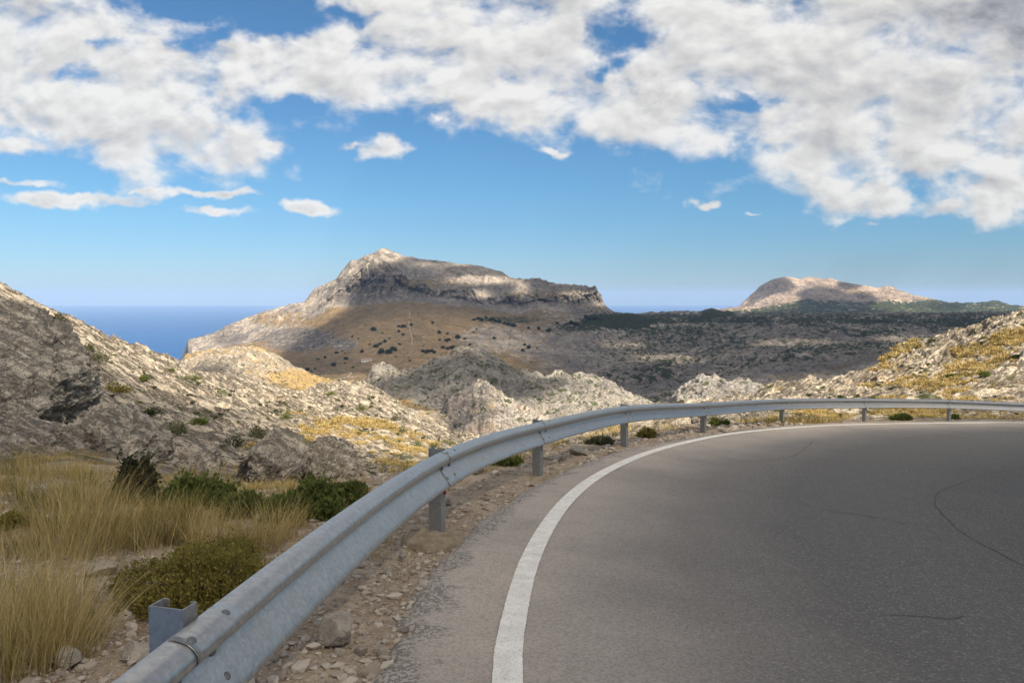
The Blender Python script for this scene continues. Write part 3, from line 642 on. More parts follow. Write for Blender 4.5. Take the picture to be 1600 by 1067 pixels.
# cracks and pale scratches in the asphalt
mk, t = mat('crack_dark'); t.bsdf((0.055, 0.052, 0.047), 0.95)
ms, t = mat('scratch_pale'); t.bsdf((0.26, 0.24, 0.215), 0.9)
def thin(pxs, width, name, m, wob, seed, zoff=0.004):
    c_ = catmull(np.array([on_road(*q) for q in pxs])[:, :2], 0.04); c_, s_c = resample(c_, 0.02)
    n_ = normals2(c_); z_ = np.zeros(len(c_)); wv = wob * fbm(c_[:, 0], c_[:, 1], z_, 0.35, 6, 0.7, False, seed)
    c2 = c_ + n_ * wv[:, None]
    wd = width * np.clip(0.55 + 1.1 * fbm(c_[:, 0], c_[:, 1], z_, 0.25, 4, 0.7, False, seed + 2), 0.05, 1.3)
    p2 = c2[:, None, :] + n_[:, None, :] * np.stack([-wd / 2, wd / 2], -1)[..., None]
    return np.concatenate([p2, (road_z(p2[..., 0], p2[..., 1]) + zoff)[..., None]], -1).reshape(-1, 3), len(c_)
def joined(lst, name, m, label, zo=0.004):
    V_, F_, off = [], [], 0
    for i, (pxs, wd, wob) in enumerate(lst):
        v_, n_ = thin(pxs, wd, name, m, wob, 5.0 + i * 3, zo); V_.append(v_); F_.append(grid_faces(n_, 2, off)); off += len(v_)
    return tag(mesh_np(name, np.concatenate(V_), np.concatenate(F_), m), label, kind='structure')
joined([([(962,734),(1060,748),(1180,772),(1300,797),(1420,817),(1490,829),(1600,848)], 0.014, 0.05),
        ([(1600,726),(1540,742),(1500,756),(1466,770),(1461,788),(1478,808),(1492,822)], 0.016, 0.06),
        ([(1492,824),(1530,848),(1570,868),(1640,905)], 0.014, 0.05),
        ([(1375,960),(1430,963),(1490,967),(1506,961)], 0.012, 0.03),
        ([(1180,722),(1240,712),(1270,690)], 0.02, 0.05), ([(1300,800),(1390,812),(1490,840),(1600,852)], 0.010, 0.05)], 'asphalt_cracks', mk, 'thin dark cracks across the asphalt')
joined([([(1345,673),(1380,677),(1425,682)], 0.05, 0.0), ([(1360,672),(1400,675),(1455,682)], 0.03, 0.0), ([(1385,669),(1392,674),(1400,674)], 0.04, 0.0),
        ([(1400,672),(1440,676),(1480,681)], 0.03, 0.0), ([(1455,672),(1480,676),(1510,681)], 0.04, 0.0), ([(1490,670),(1530,676)], 0.05, 0.0),
        ([(1520,672),(1560,680)], 0.03, 0.0), ([(1570,672),(1592,674)], 0.05, 0.0), ([(1545,668),(1590,676)], 0.03, 0.0)], 'tyre_scratches', ms, 'pale scratch marks on the far side of the road', 0.005)

# ------------------------------------------------------------------ guardrail
def galvanised(name, base, k=0.88):
    m, t = mat(name)
    pp = t.pos()
    v = t.n('ShaderNodeTexVoronoi', {'Vector': t.vm('ADD', pp, t.vm('MULTIPLY', t.noise(pp, 40, 2, out=1), (0.03, 0.03, 0.03))), 'Scale': 55.0})
    sep = t.n('ShaderNodeSeparateColor', {0: v.outputs['Color']})
    n = t.noise(t.vm('MULTIPLY', pp, (1, 1, 1)), 6.0, 6, 0.7)
    c = t.mix(sep.outputs[0], tuple(b * 0.86 for b in base), tuple(b * 1.12 for b in base))
    c = t.mix(t.math('MULTIPLY', t.step(n, 0.45, 0.7), 0.4), c, tuple(b * 0.75 for b in base))
    c = t.mix(t.math('MULTIPLY', t.step(t.noise(pp, 90.0, 4, 0.7), 0.60, 0.72), 0.4), c, tuple(min(b * 1.5, .9) for b in base))
    stain = t.step(t.noise(t.vm('MULTIPLY', pp, (0.8, 0.8, 6.0)), 3.0, 6, 0.7), 0.56, 0.72)
    c = t.mix(t.math('MULTIPLY', stain, 0.3), c, (0.32, 0.27, 0.19))
    r = t.math('MULTIPLY_ADD', sep.outputs[1], 0.10, 0.30)
    b = t.bsdf(c, 0.5, t.noise(pp, 35.0, 3, 0.6), 0.12, 0.004, metal=k, spec=0.5)
    t.t.links.new(r, b.inputs['Roughness'])
    return m
M_GALV = galvanised('galvanised_steel', (0.42, 0.405, 0.38))
M_POST = galvanised('galvanised_post', (0.195, 0.19, 0.18), 0.2)
M_BOLT = mat('bolt_steel'); M_BOLT[1].bsdf((0.16, 0.155, 0.15), 0.5, metal=0.6, spec=0.5); M_BOLT = M_BOLT[0]
post_px = [(679,701,6.7,841),(838,656,10.4,745),(974,632,14.2,694),(1098,627.5,18.2,672),(1221,622,22.4,657),(1350,621.5,25.2,657),(1482,623.5,27.3,657)]
posts = [P(q[0], q[1], q[2]) for q in post_px]
p0 = np.array([-1.075, 2.42, 0.69])
posts = [p0] + posts
def beyond(x, y, h=0.74): return np.array([x, y, road_z(x, y) + h])
posts = [beyond(-.95, -5.5, .72), beyond(-1.13, -1.55, .72)] + posts + [beyond(18.9, 28.6, .72), beyond(22.9, 29.4, .72), beyond(26.9, 29.3, .72)]
posts = np.array(posts)
tang = np.gradient(posts[:, :2], axis=0); tang /= np.linalg.norm(tang, axis=1, keepdims=True)
pn = np.stack([tang[:, 1], -tang[:, 0]], -1)
railc = posts.copy(); railc[:, :2] += pn * 0.085; railc[:, 2] -= 0.012; railc[2, 2] -= 0.03
railc_c = catmull(railc, 0.03)
# parameter along the curve of each post
def nearest_i(c, q): return int(((c[:, :2] - q[:2]) ** 2).sum(1).argmin())
prof = []   # (depth towards road, height) of a W beam, top at 0
key = [(-0.004, 0.0), (0.020, -0.002), (0.054, -0.013), (0.078, -0.034), (0.086, -0.056), (0.079, -0.077), (0.042, -0.101), (0.010, -0.120), (0.000, -0.136), (0.004, -0.154), (0.028, -0.190), (0.058, -0.232), (0.077, -0.262), (0.083, -0.280), (0.077, -0.294), (0.052, -0.301), (0.02, -0.303), (-0.004, -0.303)]
prof = catmull(np.array(key), 0.006)
rail = empty('guardrail', (float(posts[3][0]), float(posts[3][1]), float(posts[3][2]) - 0.75))
tag(rail, 'galvanised steel guardrail following the outer edge of the bend on channel posts', 'guardrail')
rail_off = Vector(rail.location)
def beam(i0, i1, lap):
    c_ = railc_c[i0:i1 + 1]
    tg = np.gradient(c_[:, :2], axis=0); tg /= np.linalg.norm(tg, axis=1, keepdims=True); nn_ = np.stack([tg[:, 1], -tg[:, 0]], -1)
    inner = 0.0035
    pr = prof
    V_ = []
    for side in (0, 1):
        off = np.full(len(c_), -inner * side)
        # the end that laps over the previous beam lies in front of it
        if lap is not None: off = off + 0.006 * (np.arange(len(c_)) < lap)
        x = pr[None, :, 0] + off[:, None]
        xy = c_[:, None, :2] + nn_[:, None, :] * x[..., None]
        z = c_[:, None, 2] + pr[None, :, 1] + (off * 0.6)[:, None]
        V_.append(np.concatenate([xy, z[..., None]], -1))
    nr_, nc_ = V_[0].shape[:2]; n_ = nr_ * nc_
    Fs = [grid_faces(nr_, nc_), grid_faces(nr_, nc_, n_)[:, ::-1]]
    idx = lambda s, r, c: s * n_ + r * nc_ + c
    r = np.arange(nr_ - 1); k = np.arange(nc_ - 1)
    for cc in (0, nc_ - 1): Fs.append(np.stack([idx(0, r, cc), idx(0, r + 1, cc), idx(1, r + 1, cc), idx(1, r, cc)], -1))
    for rr in (0, nr_ - 1): Fs.append(np.stack([idx(0, rr, k), idx(0, rr, k + 1), idx(1, rr, k + 1), idx(1, rr, k)], -1))
    V_ = np.concatenate([q.reshape(-1, 3) for q in V_]) - np.array(rail_off)
    return mesh_np('beam', V_, np.concatenate(Fs), M_GALV, rail)
def cyl(name, r, h, seg, m, parent, dome=True):
    import bmesh
    bm = bmesh.new()
    rings = [(r, 0), (r, h * 0.35), (r * 0.86, h * 0.75), (r * 0.5, h)]
    vs = [[bm.verts.new((rr * math.cos(2 * math.pi * k / seg), rr * math.sin(2 * math.pi * k / seg), z)) for k in range(seg)] for rr, z in rings]
    for a_, b_ in zip(vs[:-1], vs[1:]):
        for k in range(seg): bm.faces.new((a_[k], a_[(k + 1) % seg], b_[(k + 1) % seg], b_[k]))
    bm.faces.new(vs[-1]); bm.faces.new(list(reversed(vs[0])))
    me = bpy.data.meshes.new(name); bm.to_mesh(me); bm.free(); me.materials.append(m)
    for pl in me.polygons: pl.use_smooth = True
    o = bpy.data.objects.new(name, me); col.objects.link(o); o.parent = parent
    return o
bolt0 = None
post_i = [nearest_i(railc_c, q) for q in railc]
LAPN = 11
def rail_frame(i, depth, h):
    i = int(np.clip(i, 1, len(railc_c) - 2)); tg = railc_c[i + 1] - railc_c[i - 1]; tg[2] *= 1
    tg /= np.linalg.norm(tg); n_ = np.array([tg[1], -tg[0], 0]); n_ /= np.linalg.norm(n_)
    pos_ = railc_c[i] + n_ * depth + np.array([0, 0, h])
    return Vector(pos_), Vector(tg), Vector(n_)
beams = []
JO = [0] + [(-3 if j == 2 else 0) for j in range(1, len(post_i))]
for j in range(len(post_i) - 1):
    a_ = post_i[j] - (LAPN // 2 if j else 0); b_ = post_i[j + 1] + (LAPN // 2 if j < len(post_i) - 2 else 0)
    b = beam(a_, b_, LAPN if j else None); beams.append(b)
    if j == 0: continue
    for di in (-4, 4):
        for (dp, hh, nx, nz) in ((0.052, -0.014, .55, .83), (0.006, -0.137, 1, 0.0), (0.050, -0.222, .8, .6)):
            pos_, tg, n_ = rail_frame(post_i[j] + di, dp + 0.002, hh)
            if bolt0 is None: bolt0 = cyl('bolt', 0.0155, 0.011, 12, M_BOLT, b); o = bolt0
            else: o = bolt0.copy(); col.objects.link(o); o.parent = b
            nrm = (n_ * nx + Vector((0, 0, nz))).normalized()
            o.location = pos_ - rail_off; o.rotation_euler = nrm.to_track_quat('Z', 'Y').to_euler(); o.scale = (1.25, 1, 1)
# posts: lipped C channel 120 x 60
def c_profile():
    w_, d_, l_, t_ = 0.125, 0.07, 0.022, 0.005
    outer = [(w_/2, -d_/2 + l_ - d_/2), (w_/2, -d_), (-w_/2, -d_)]
    pl = [(w_/2 - l_, 0), (w_/2, 0), (w_/2, -d_), (w_/2, -d_)]
    path = [(-w_/2 + l_, -d_), (-w_/2, -d_), (-w_/2, 0), (w_/2, 0), (w_/2, -d_), (w_/2 - l_, -d_)]
    inn = [(-w_/2 + l_, -d_ + t_), (-w_/2 + t_, -d_ + t_), (-w_/2 + t_, -t_), (w_/2 - t_, -t_), (w_/2 - t_, -d_ + t_), (w_/2 - l_, -d_ + t_)]
    return path, inn
import bmesh
def make_post():
    path, inn = c_profile(); bm = bmesh.new(); H0, H1 = -1.15, 0.0
    lo = [bm.verts.new((x, y, H0)) for x, y in path + inn[::-1]]; hi = [bm.verts.new((x, y, H1)) for x, y in path + inn[::-1]]
    n = len(lo)
    for k in range(n): bm.faces.new((lo[k], lo[(k + 1) % n], hi[(k + 1) % n], hi[k]))
    m6 = len(path)
    for k in range(m6 - 1):
        bm.faces.new((hi[k], hi[k + 1], hi[n - 2 - k], hi[n - 1 - k])); bm.faces.new((lo[k], lo[n - 1 - k], lo[n - 2 - k], lo[k + 1]))
    bmesh.ops.recalc_face_normals(bm, faces=bm.faces)
    me = bpy.data.meshes.new('post'); bm.to_mesh(me); bm.free(); me.materials.append(M_POST)
    return me
post_me = make_post()
m_sand, t = mat('sandy_footing')
pp = t.pos(); c = t.mix(t.step(t.noise(pp, 9.0, 6, 0.7), 0.35, 0.65), (0.38, 0.28, 0.18), (0.54, 0.43, 0.30))
t.bsdf(c, 0.95, t.noise(pp, 45.0, 6, 0.8), 1.0, 0.05, spec=0.2)
def footing(parent, r, h, seed, sx_=1.0):
    n1_, n2_ = 40, 18; th = np.linspace(0, 2 * np.pi, n1_, endpoint=False); V_ = []
    for k in range(n2_):
        f = k / (n2_ - 1); rr = r * f; zz = h * (1 - f ** 2.2) - 0.10 * (f > .99) - 0.03 * f
        V_.append(np.stack([rr * np.cos(th) * sx_, rr * np.sin(th), np.full(n1_, zz)], -1))
    V_ = np.array(V_); nn_ = fbm(V_[..., 0], V_[..., 1], V_[..., 2], 0.16, 4, 0.6, False, seed)
    n3_ = fbm(V_[..., 0], V_[..., 1], V_[..., 2], 0.045, 4, 0.65, False, seed + 4); V_[..., 2] += 0.035 * nn_ + 0.016 * n3_; V_[..., 0] *= 1 + 0.45 * nn_ + 0.1 * n3_; V_[..., 1] *= 1 + 0.45 * nn_ + 0.1 * n3_
    f_ = []
    for k in range(n2_ - 1):
        for j in range(n1_): f_.append((k * n1_ + j, (k + 1) * n1_ + j, (k + 1) * n1_ + (j + 1) % n1_, k * n1_ + (j + 1) % n1_))
    return mesh_np('footing', V_.reshape(-1, 3), np.array(f_), m_sand, parent)
for j, q in enumerate(posts):
    o = bpy.data.objects.new('post', post_me); col.objects.link(o); o.parent = rail
    o.location = Vector(q) - rail_off; o.rotation_euler = (0, 0, math.atan2(tang[j][1], tang[j][0]) + math.pi / 2 + (R(-12) if j == 2 else R(-16)))
    top_h = q[2] - road_z(q[0], q[1])
    if j in (3, 4):
        fo_ = footing(o, 0.27 if j == 3 else 0.32, 0.045, 40 + j, 1.0); fo_.location = (0.0, 0.0, -(0.74 if j == 3 else 0.78))
    if j == 5: fo_ = footing(o, 0.14, 0.04, 45, 1.5); fo_.location = (0, 0, -0.79)
# small red reflector under the beam on one post
m_red, t = mat('red_plastic'); t.bsdf((0.30, 0.02, 0.035), 0.5)
o = bpy.data.objects.new('reflector', bolt0.data.copy()); o.data.materials.clear(); o.data.materials.append(m_red); col.objects.link(o); o.parent = rail
o.location = Vector(posts[3]) + Vector((0.085, 0.02, -0.38)) - rail_off; o.rotation_euler = (R(90), 0, 0); o.scale = (.8, 1.2, 1)

# ------------------------------------------------------------------ unseen clouds (above and behind the frame), added and shaped to shade the land
m_cl, t = mat('shade_cloud_veil')
tr = t.n('ShaderNodeBsdfTransparent'); df = t.n('ShaderNodeBsdfDiffuse', {'Color': (0.9, 0.9, 0.92, 1)})
mxs = t.n('ShaderNodeMixShader', {0: t.attr('cover'), 1: tr.outputs[0], 2: df.outputs[0]})
t.n('ShaderNodeOutputMaterial', {'Surface': mxs.outputs[0]})
def shade_cloud(name, label, layers, shade_fn, H, cell, default=0.0, blur=2, thick=60.0):
    k = np.array([SUN[0], SUN[1]]) / SUN[2]; xs, ys, ss, vs = [], [], [], []
    for L in layers:
        pxv = L.X / L.Y; sv = (L.Z - CZ) / L.Y
        px = 800 + pxv * F; py = 465 - sv * F
        sh = shade_fn(L, px, py)
        cm_ = np.maximum.accumulate(sv, axis=0); vs.append(np.where(sv >= cm_ - 0.0004, 1.0, 0.003).ravel() * np.ones(sv.size))
        xs.append((L.X + k[0] * (H - L.Z)).ravel()); ys.append((L.Y + k[1] * (H - L.Z)).ravel()); ss.append(sh.ravel())
    xs = np.concatenate(xs); ys = np.concatenate(ys); ss = np.concatenate(ss); vs = np.concatenate(vs)
    x0, x1, y0, y1 = xs.min(), xs.max(), ys.min(), ys.max()
    nx = int((x1 - x0) / cell) + 3; ny = int((y1 - y0) / cell) + 3
    ix = ((xs - x0) / cell + 1).astype(int); iy = ((ys - y0) / cell + 1).astype(int)
    cnt = np.bincount(iy * nx + ix, weights=vs, minlength=nx * ny).reshape(ny, nx).astype(float)
    sm = np.bincount(iy * nx + ix, weights=ss * vs, minlength=nx * ny).reshape(ny, nx)
    # fill the empty cells from their neighbours, then blur a little
    a_ = sm.copy(); c_ = cnt.copy()
    val = np.where(c_ > 0, a_ / np.maximum(c_, 1e-9), np.nan)
    for it in range(12):
        if not np.isnan(val).any(): break
        pad = np.pad(val, 1, constant_values=np.nan); st = np.stack([pad[1+dy:1+dy+ny, 1+dx:1+dx+nx] for dy in (-1,0,1) for dx in (-1,0,1)])
        okm = ~np.isnan(st); mean = np.where(okm, st, 0).sum(0) / np.maximum(okm.sum(0), 1)
        val = np.where(np.isnan(val) & okm.any(0), mean, val)
    val = np.where(np.isnan(val), default, val)
    for it in range(blur):
        pad = np.pad(val, 1, mode='edge'); val = sum(pad[1+dy:1+dy+ny, 1+dx:1+dx+nx] * wgt_ for dy, wa in ((-1,.25),(0,.5),(1,.25)) for dx, wgt_ in ((-1,wa*.25),(0,wa*.5),(1,wa*.25)))
    val[0] = val[-1] = 0; val[:, 0] = val[:, -1] = 0
    gx_, gy_ = np.meshgrid(x0 + cell * (np.arange(nx) - 0.5), y0 + cell * (np.arange(ny) - 0.5))
    a1 = 1 - np.sqrt(1 - np.clip(val, 0, 0.97))
    V_ = []
    for sgn in (0, 1):
        V_.append(np.stack([gx_, gy_, H + (thick * val * (0.6 + 0.6 * fbm(gx_, gy_, gx_ * 0, cell * 6, 3, 0.6, False, 3.3)) if sgn else -0.1 * thick * val)], -1).reshape(-1, 3))
    f_ = grid_faces(ny, nx); keep = (a1.ravel()[f_] > 0.004).any(1); f_ = f_[keep]
    o = mesh_np(name, np.concatenate(V_), np.concatenate([f_[:, ::-1], f_ + nx * ny]), m_cl, attrs={'cover': np.concatenate([a1.ravel(), a1.ravel()])})
    return tag(o, label, kind='structure')
def pxmask(px, py, lst):
    m_ = np.zeros(px.shape, np.float32)
    for (cx, cy, a, b, st) in lst:
        d = np.sqrt(((px - cx) / a) ** 2 + ((py - cy) / b) ** 2); m_ = np.maximum(m_, st * (1 - sstep(d, 0.55, 1.1)))
    return m_
class Sub0: pass
def far_shade(L, px, py):
    n = fbm(L.X, L.Y, L.Z * 0, 300.0 if L.Y.max() > 2500 else 70.0, 4, 0.6, False, 5.5)
    if L is LF:
        top = np.interp(px, [1140,1190,1250,1300,1400,1480,1600], [470,452,452,455,466,474,484])
        s = 0.10 + 0 * px
        s = np.maximum(s, pxmask(px, py, [(1212,446,36,16,1.2),(1195,458,20,10,1.1),(1285,466,50,22,1.2),(1345,468,34,14,1.1),(1300,492,110,18,1.2),(1220,492,40,7,1.0),(1325,446,26,8,1.0),(1480,478,40,10,.6)]))
        s = s * (1 - pxmask(px, py, [(1258,440,26,6,.8),(1225,466,34,6,.9),(1420,498,100,9,.8),(1400,461,50,5,.8)]))
        return np.clip(s + 0.10 * n, 0, .96)
    if L is LMs:
        right_ = sstep(px, 880, 1010)
        bx = np.interp(py, [395,402,415,430,450,480,500,520,545,575,600], [690,640,600,565,548,543,520,480,440,420,420]); s = sstep(px - bx + 14 * n, -16, 20) * 0.93
        s = np.maximum(s, pxmask(px, py, [(500,530,60,22,.6),(355,530,30,14,.5)]))
        s = np.maximum(s, right_ * (0.90 - 0.14 * sstep(py, 520, 500)))
        s = s * (1 - pxmask(px, py, [(752,438,62,8,.95),(752,462,22,9,.9),(815,452,14,16,.9),(905,462,40,7,.95),(938,474,14,10,.95),(690,415,60,5,.4),(560,592,90,9,.9),(1050,560,70,8,.5),(1240,535,90,7,.45),(980,540,50,6,.4),(1420,530,60,6,.6),(1150,600,60,6,.4)]))
        s = s * (1 - 0.25 * (pxmask(px, py, [(680,540,180,60,1)])))
        s = np.where(L.Y < 1300, 0.0, s)
        return np.clip(s + 0.12 * n * (L.Y > 1300), 0, .95)
    if L is KE: return np.clip(0.80 + 0.2 * n, 0, .93)
    if L is KA: return np.clip(pxmask(px, py, [(325,585,50,22,.8),(400,612,90,10,.8)]) + 0.1 * n, 0, .9)
    if L is KB:
        s = pxmask(px, py, [(670,610,110,75,1.1),(740,600,120,65,1.1),(840,612,110,26,1.0),(920,606,60,12,.7)]) * (1 - pxmask(px, py, [(930,620,90,22,.9),(860,640,80,20,.9),(610,580,26,12,.8)]))
        return np.clip(s + 0.1 * n, 0, .9)
    if L is KC: return np.clip(0.92 * (1 - sstep(px + (py - 600) * -0.55, 742, 756)) + 0.1 * n, 0, .92)
    return np.clip(pxmask(px, py, [(1150,612,60,12,.6)]) + 0.1 * n, 0, .9)
LMs = Sub0(); r9 = int((LM.T[:, 0] < 6.25).sum()); LMs.X, LMs.Y, LMs.Z = LM.X[:r9], LM.Y[:r9], LM.Z[:r9]
shade_cloud('shade_cloud', 'unseen high cloud layer added to shade the far mountain', [LF], far_shade, 3500.0, 32.0, 0.3, 0)
shade_cloud('shade_cloud', 'unseen broken cloud layer added to shade the big mountain and the valley', [LMs], far_shade, 2000.0, 26.0, 0.0, 0)
shade_cloud('shade_cloud', 'unseen small clouds added to shade the limestone knolls', [KA, KB, KC, KD, KE], far_shade, 900.0, 9.0, 0.3, 0, 20.0)
def near_shade(L, px, py):
    # sunlit beyond a line across the hillsides, shaded towards the road
    yb = np.interp(px, [-200,0,60,150,270,400,440,500,600,720,850,950,1050,1200,1350,1480,1560,1700], [440,470,520,580,626,650,668,700,716,722,708,694,676,664,661,652,650,640])
    s = sstep(py - yb, -10, 12) * 0.88
    e_ = edge_dist(L.X, L.Y); nz = 0.89 + 0.07 * sstep(-e_, 1.0, 4.5)
    s = np.where(L.Y < 15, nz, s)
    s = np.maximum(s, pxmask(px, py, [(40,520,70,60,.7),(1560,650,80,16,.7)]))
    s = np.where(L.Y < 15, s, s * (0.97 - 0.14 * sstep(-px, -620, -420)))
    n = fbm(L.X, L.Y, L.Z * 0, 6.0, 3, 0.6, False, 7.7)
    return np.clip(s + 0.12 * n * (L.Y > 20), 0, 0.95)
r_back = int((L1.T[:, 0] < 5.02).sum())
class Sub: pass
S1 = Sub(); S1.X, S1.Y, S1.Z = L1.X[:r_back, ::3], L1.Y[:r_back, ::3], L1.Z[:r_back, ::3]
S0 = Sub(); gx0, gy0 = np.meshgrid(np.linspace(-40, 60, 60), np.linspace(-45, 2, 40)); S0.X, S0.Y, S0.Z = gx0, gy0, gx0 * 0
def near_or_back(L, px, py): return (0.89 + 0.07 * sstep(-edge_dist(L.X, L.Y), 1.0, 4.5)) if L is S0 else near_shade(L, px, py)
S0.Yp = None
_o = S0.Y.copy(); S0.Y = np.where(np.abs(S0.Y) < 0.1, 0.1, S0.Y)
shade_cloud('shade_cloud', 'unseen low cloud added to shade the road and the near slopes', [S0, S1], near_or_back, 420.0, 2.5, 0.90, 1, 12.0)

# ------------------------------------------------------------------ haze
m_h, t = mat('haze_air')
vol = t.n('ShaderNodeVolumePrincipled', {'Color': (0.42, 0.62, 1.0, 1), 'Density': 2.5e-5, 'Anisotropy': 0.0})
t.n('ShaderNodeOutputMaterial', {'Volume': vol.outputs[0]})
hb = 66600.0; zlo, zhi = SEA_Z - 1.0, 420.0
vv = np.array([(x, y, z) for z in (zlo, zhi) for y in (-hb, hb) for x in (-hb, hb)])
o = mesh_np('haze', vv, np.array([(0, 2, 3, 1), (4, 5, 7, 6), (0, 1, 5, 4), (2, 6, 7, 3), (0, 4, 6, 2), (1, 3, 7, 5)]), m_h, smooth=False)
tag(o, 'thin blue haze that pales the far mountains', 'haze', kind='stuff')

# ------------------------------------------------------------------ rocks
def rock_mat(name, a, b, c, sc_=1.0):
    m, t = mat(name); pp = t.n('ShaderNodeVectorMath', {0: t.pos(), 'Scale': sc_}, operation='SCALE').outputs[0]
    n1 = t.noise(pp, 1.3, 7, 0.65, 0.4); n2 = t.noise(pp, 8.0, 7, 0.72)
    cc = t.mix(t.step(n1, 0.38, 0.62), b, a); cc = t.mix(t.math('MULTIPLY', t.step(n2, 0.52, 0.70), 0.6), cc, tuple(x * 1.25 for x in a))
    cc = t.mix(t.math('MULTIPLY', t.step(n2, 0.48, 0.32), 0.6), cc, tuple(x * 0.6 for x in b))
    cc = t.mix(t.math('MULTIPLY', t.step(t.noise(pp, 0.8, 4, 0.6), 0.58, 0.7), 0.4), cc, c)
    cr = t.vor(t.vm('ADD', pp, t.vm('MULTIPLY', t.noise(pp, 2.5, 4, 0.6, out=1), (0.5, 0.5, 0.5))), 2.4, 'DISTANCE_TO_EDGE')
    h = t.math('ADD', n2, t.math('MULTIPLY', t.step(cr, 0, 0.05), 0.35)); h = t.math('ADD', h, t.math('MULTIPLY', t.noise(pp, 40, 4, 0.7), 0.3))
    t.bsdf(cc, 0.93, h, 0.9, 0.05 / sc_, spec=0.15); return m
M_ROCK = land_material('outcrop_limestone', 1.5, 0.55, rock=(0.46, 0.405, 0.33), rock2=(0.31, 0.275, 0.23), bumpd=0.10)
_unused = rock_mat('weathered_stone', (0.40, 0.355, 0.295), (0.24, 0.215, 0.185), (0.40, 0.28, 0.18))
M_STONE = rock_mat('loose_stone', (0.40, 0.345, 0.28), (0.27, 0.225, 0.18), (0.38, 0.27, 0.17), 3.0)
def rock_mass(name, c, r, seed, n=220, amp=0.16, squash=2.4, mt=None, shape=None, rotz=0.0, bed=0.0, facets=0, fmin=0.62):
    nu, nv = n, n // 2; gf = np.random.default_rng(int(seed * 10))
    th = np.linspace(0, 2 * np.pi, nu, endpoint=False)[None, :]; ph = np.linspace(-np.pi / 2, np.pi / 2, nv)[:, None]
    x = np.cos(ph) * np.cos(th); y = np.cos(ph) * np.sin(th); z = np.sin(ph) + 0 * th
    k = (np.abs(x) ** squash + np.abs(y) ** squash + np.abs(z) ** squash) ** (-1 / squash); x, y, z = x * k, y * k, z * k
    for _ in range(facets):
        a_ = gf.normal(size=3); a_ /= np.linalg.norm(a_); d_ = fmin + (0.98 - fmin) * gf.random()
        dp = x * a_[0] + y * a_[1] + z * a_[2]; k = np.where(dp > d_, d_ / np.maximum(dp, 1e-6), 1.0)
        x, y, z = x * k, y * k, z * k
    if shape: x, y, z = shape(x, y, z)
    R_ = max(r); X_, Y_, Z_ = x * r[0], y * r[1], z * r[2]
    tz = Z_ + bed * X_
    d = amp * R_ * (1.1 * fbm(X_, Y_, tz, R_ * 0.75, 3, 0.5, False, seed) + 0.6 * fbm(X_, Y_, tz * 2.2, R_ * 0.38, 6, 0.6, True, seed + 2) + 0.34 * fbm(X_, Y_, tz * 1.4, R_ * 0.11, 5, 0.65, True, seed + 5))
    if n > 200:
        tt = (Z_ + bed * X_) / R_ * 5.0 + 1.6 * fbm(X_, Y_, Z_, R_ * 0.5, 4, 0.55, False, seed + 8); fr = tt - np.floor(tt)
        d = d + 0.075 * R_ * (sstep(fr, 0.0, 0.22) * (1 - 0.6 * fr) - 0.5)
        d = d + 0.03 * R_ * fbm(X_, Y_, Z_ * 2.5, R_ * 0.045, 4, 0.65, True, seed + 9)
    X_, Y_, Z_ = X_ * (1 + d / R_ * 1.2), Y_ * (1 + d / R_ * 1.2), Z_ + d * z
    V_ = np.stack([X_, Y_, Z_], -1).reshape(-1, 3); i = np.arange(nv - 1)[:, None] * nu; j = np.arange(nu)[None, :]
    f_ = np.stack([i + j, i + (j + 1) % nu, i + nu + (j + 1) % nu, i + nu + j], -1).reshape(-1, 4)
    o = mesh_np(name, V_, f_, mt or M_ROCK); o.location = c; o.rotation_euler = (0, 0, rotz); return o
def outcrop(px0_, px1_, py0_, py1_, Y_, depth, seed, label, name='rock_outcrop', **kw):
    a_, b_ = P(px0_, (py0_ + py1_) / 2, Y_), P(px1_, (py0_ + py1_) / 2, Y_); tp, bt = P(0, py0_, Y_), P(0, py1_, Y_)
    c_ = ((a_[0] + b_[0]) / 2, Y_, (tp[2] + bt[2]) / 2)
    kw.setdefault('facets', 9); kw.setdefault('fmin', 0.72); o = rock_mass(name, c_, ((b_[0] - a_[0]) / 2, depth, (tp[2] - bt[2]) / 2), seed, **kw)
    return tag(o, label, 'rock')
outcrop(-205, 92, 478, 800, 17.2, 2.6, 3.3, 'big rounded grey limestone outcrop at the left edge above the dry grass', n=620, amp=0.15, squash=2.6,
        shape=lambda x, y, z: (x * (1 - 0.28 * np.clip(z, 0, 1) ** 1.5) - 0.16 * np.clip(z, -1, 1), y, z))
outcrop(-160, 138, 662, 742, 15.6, 2.2, 9.3, 'low flat limestone ledge under the big rounded outcrop', n=460, amp=0.09, squash=3.0, bed=0.15)
outcrop(120, 235, 655, 745, 17.5, 1.6, 17.3, 'broken grey limestone block right of the flat ledge', n=320, amp=0.2, squash=2.6, bed=-0.5)
outcrop(384, 470, 692, 775, 21.0, 1.6, 12.3, 'rounded fissured limestone hump beside the green bushes', n=360, amp=0.22, bed=-0.9)
outcrop(440, 562, 706, 780, 22.5, 1.8, 22.3, 'sloping fissured limestone hump ending by the yellow gully', n=400, amp=0.22, bed=-0.9, shape=lambda x, y, z: (x, y, z * (1 - 0.35 * np.clip(x, 0, 1))))
outcrop(262, 332, 706, 752, 19.0, 1.0, 32.3, 'small grey limestone hump below the middle of the left slope', n=240, amp=0.22, bed=-0.5)
outcrop(-30, 48, 752, 812, 11.0, 0.6, 38.3, 'grey limestone block in the dry grass at the left edge', n=220, amp=0.2, bed=0.3)
outcrop(1088, 1150, 648, 672, 27.5, 1.2, 42.3, 'white limestone lump behind the guardrail where the bend opens', n=240, amp=0.24, bed=-0.4)
outcrop(1150, 1196, 643, 668, 29.5, 1.2, 46.3, 'white limestone lump beyond the guardrail next to the fifth post', n=220, amp=0.24)
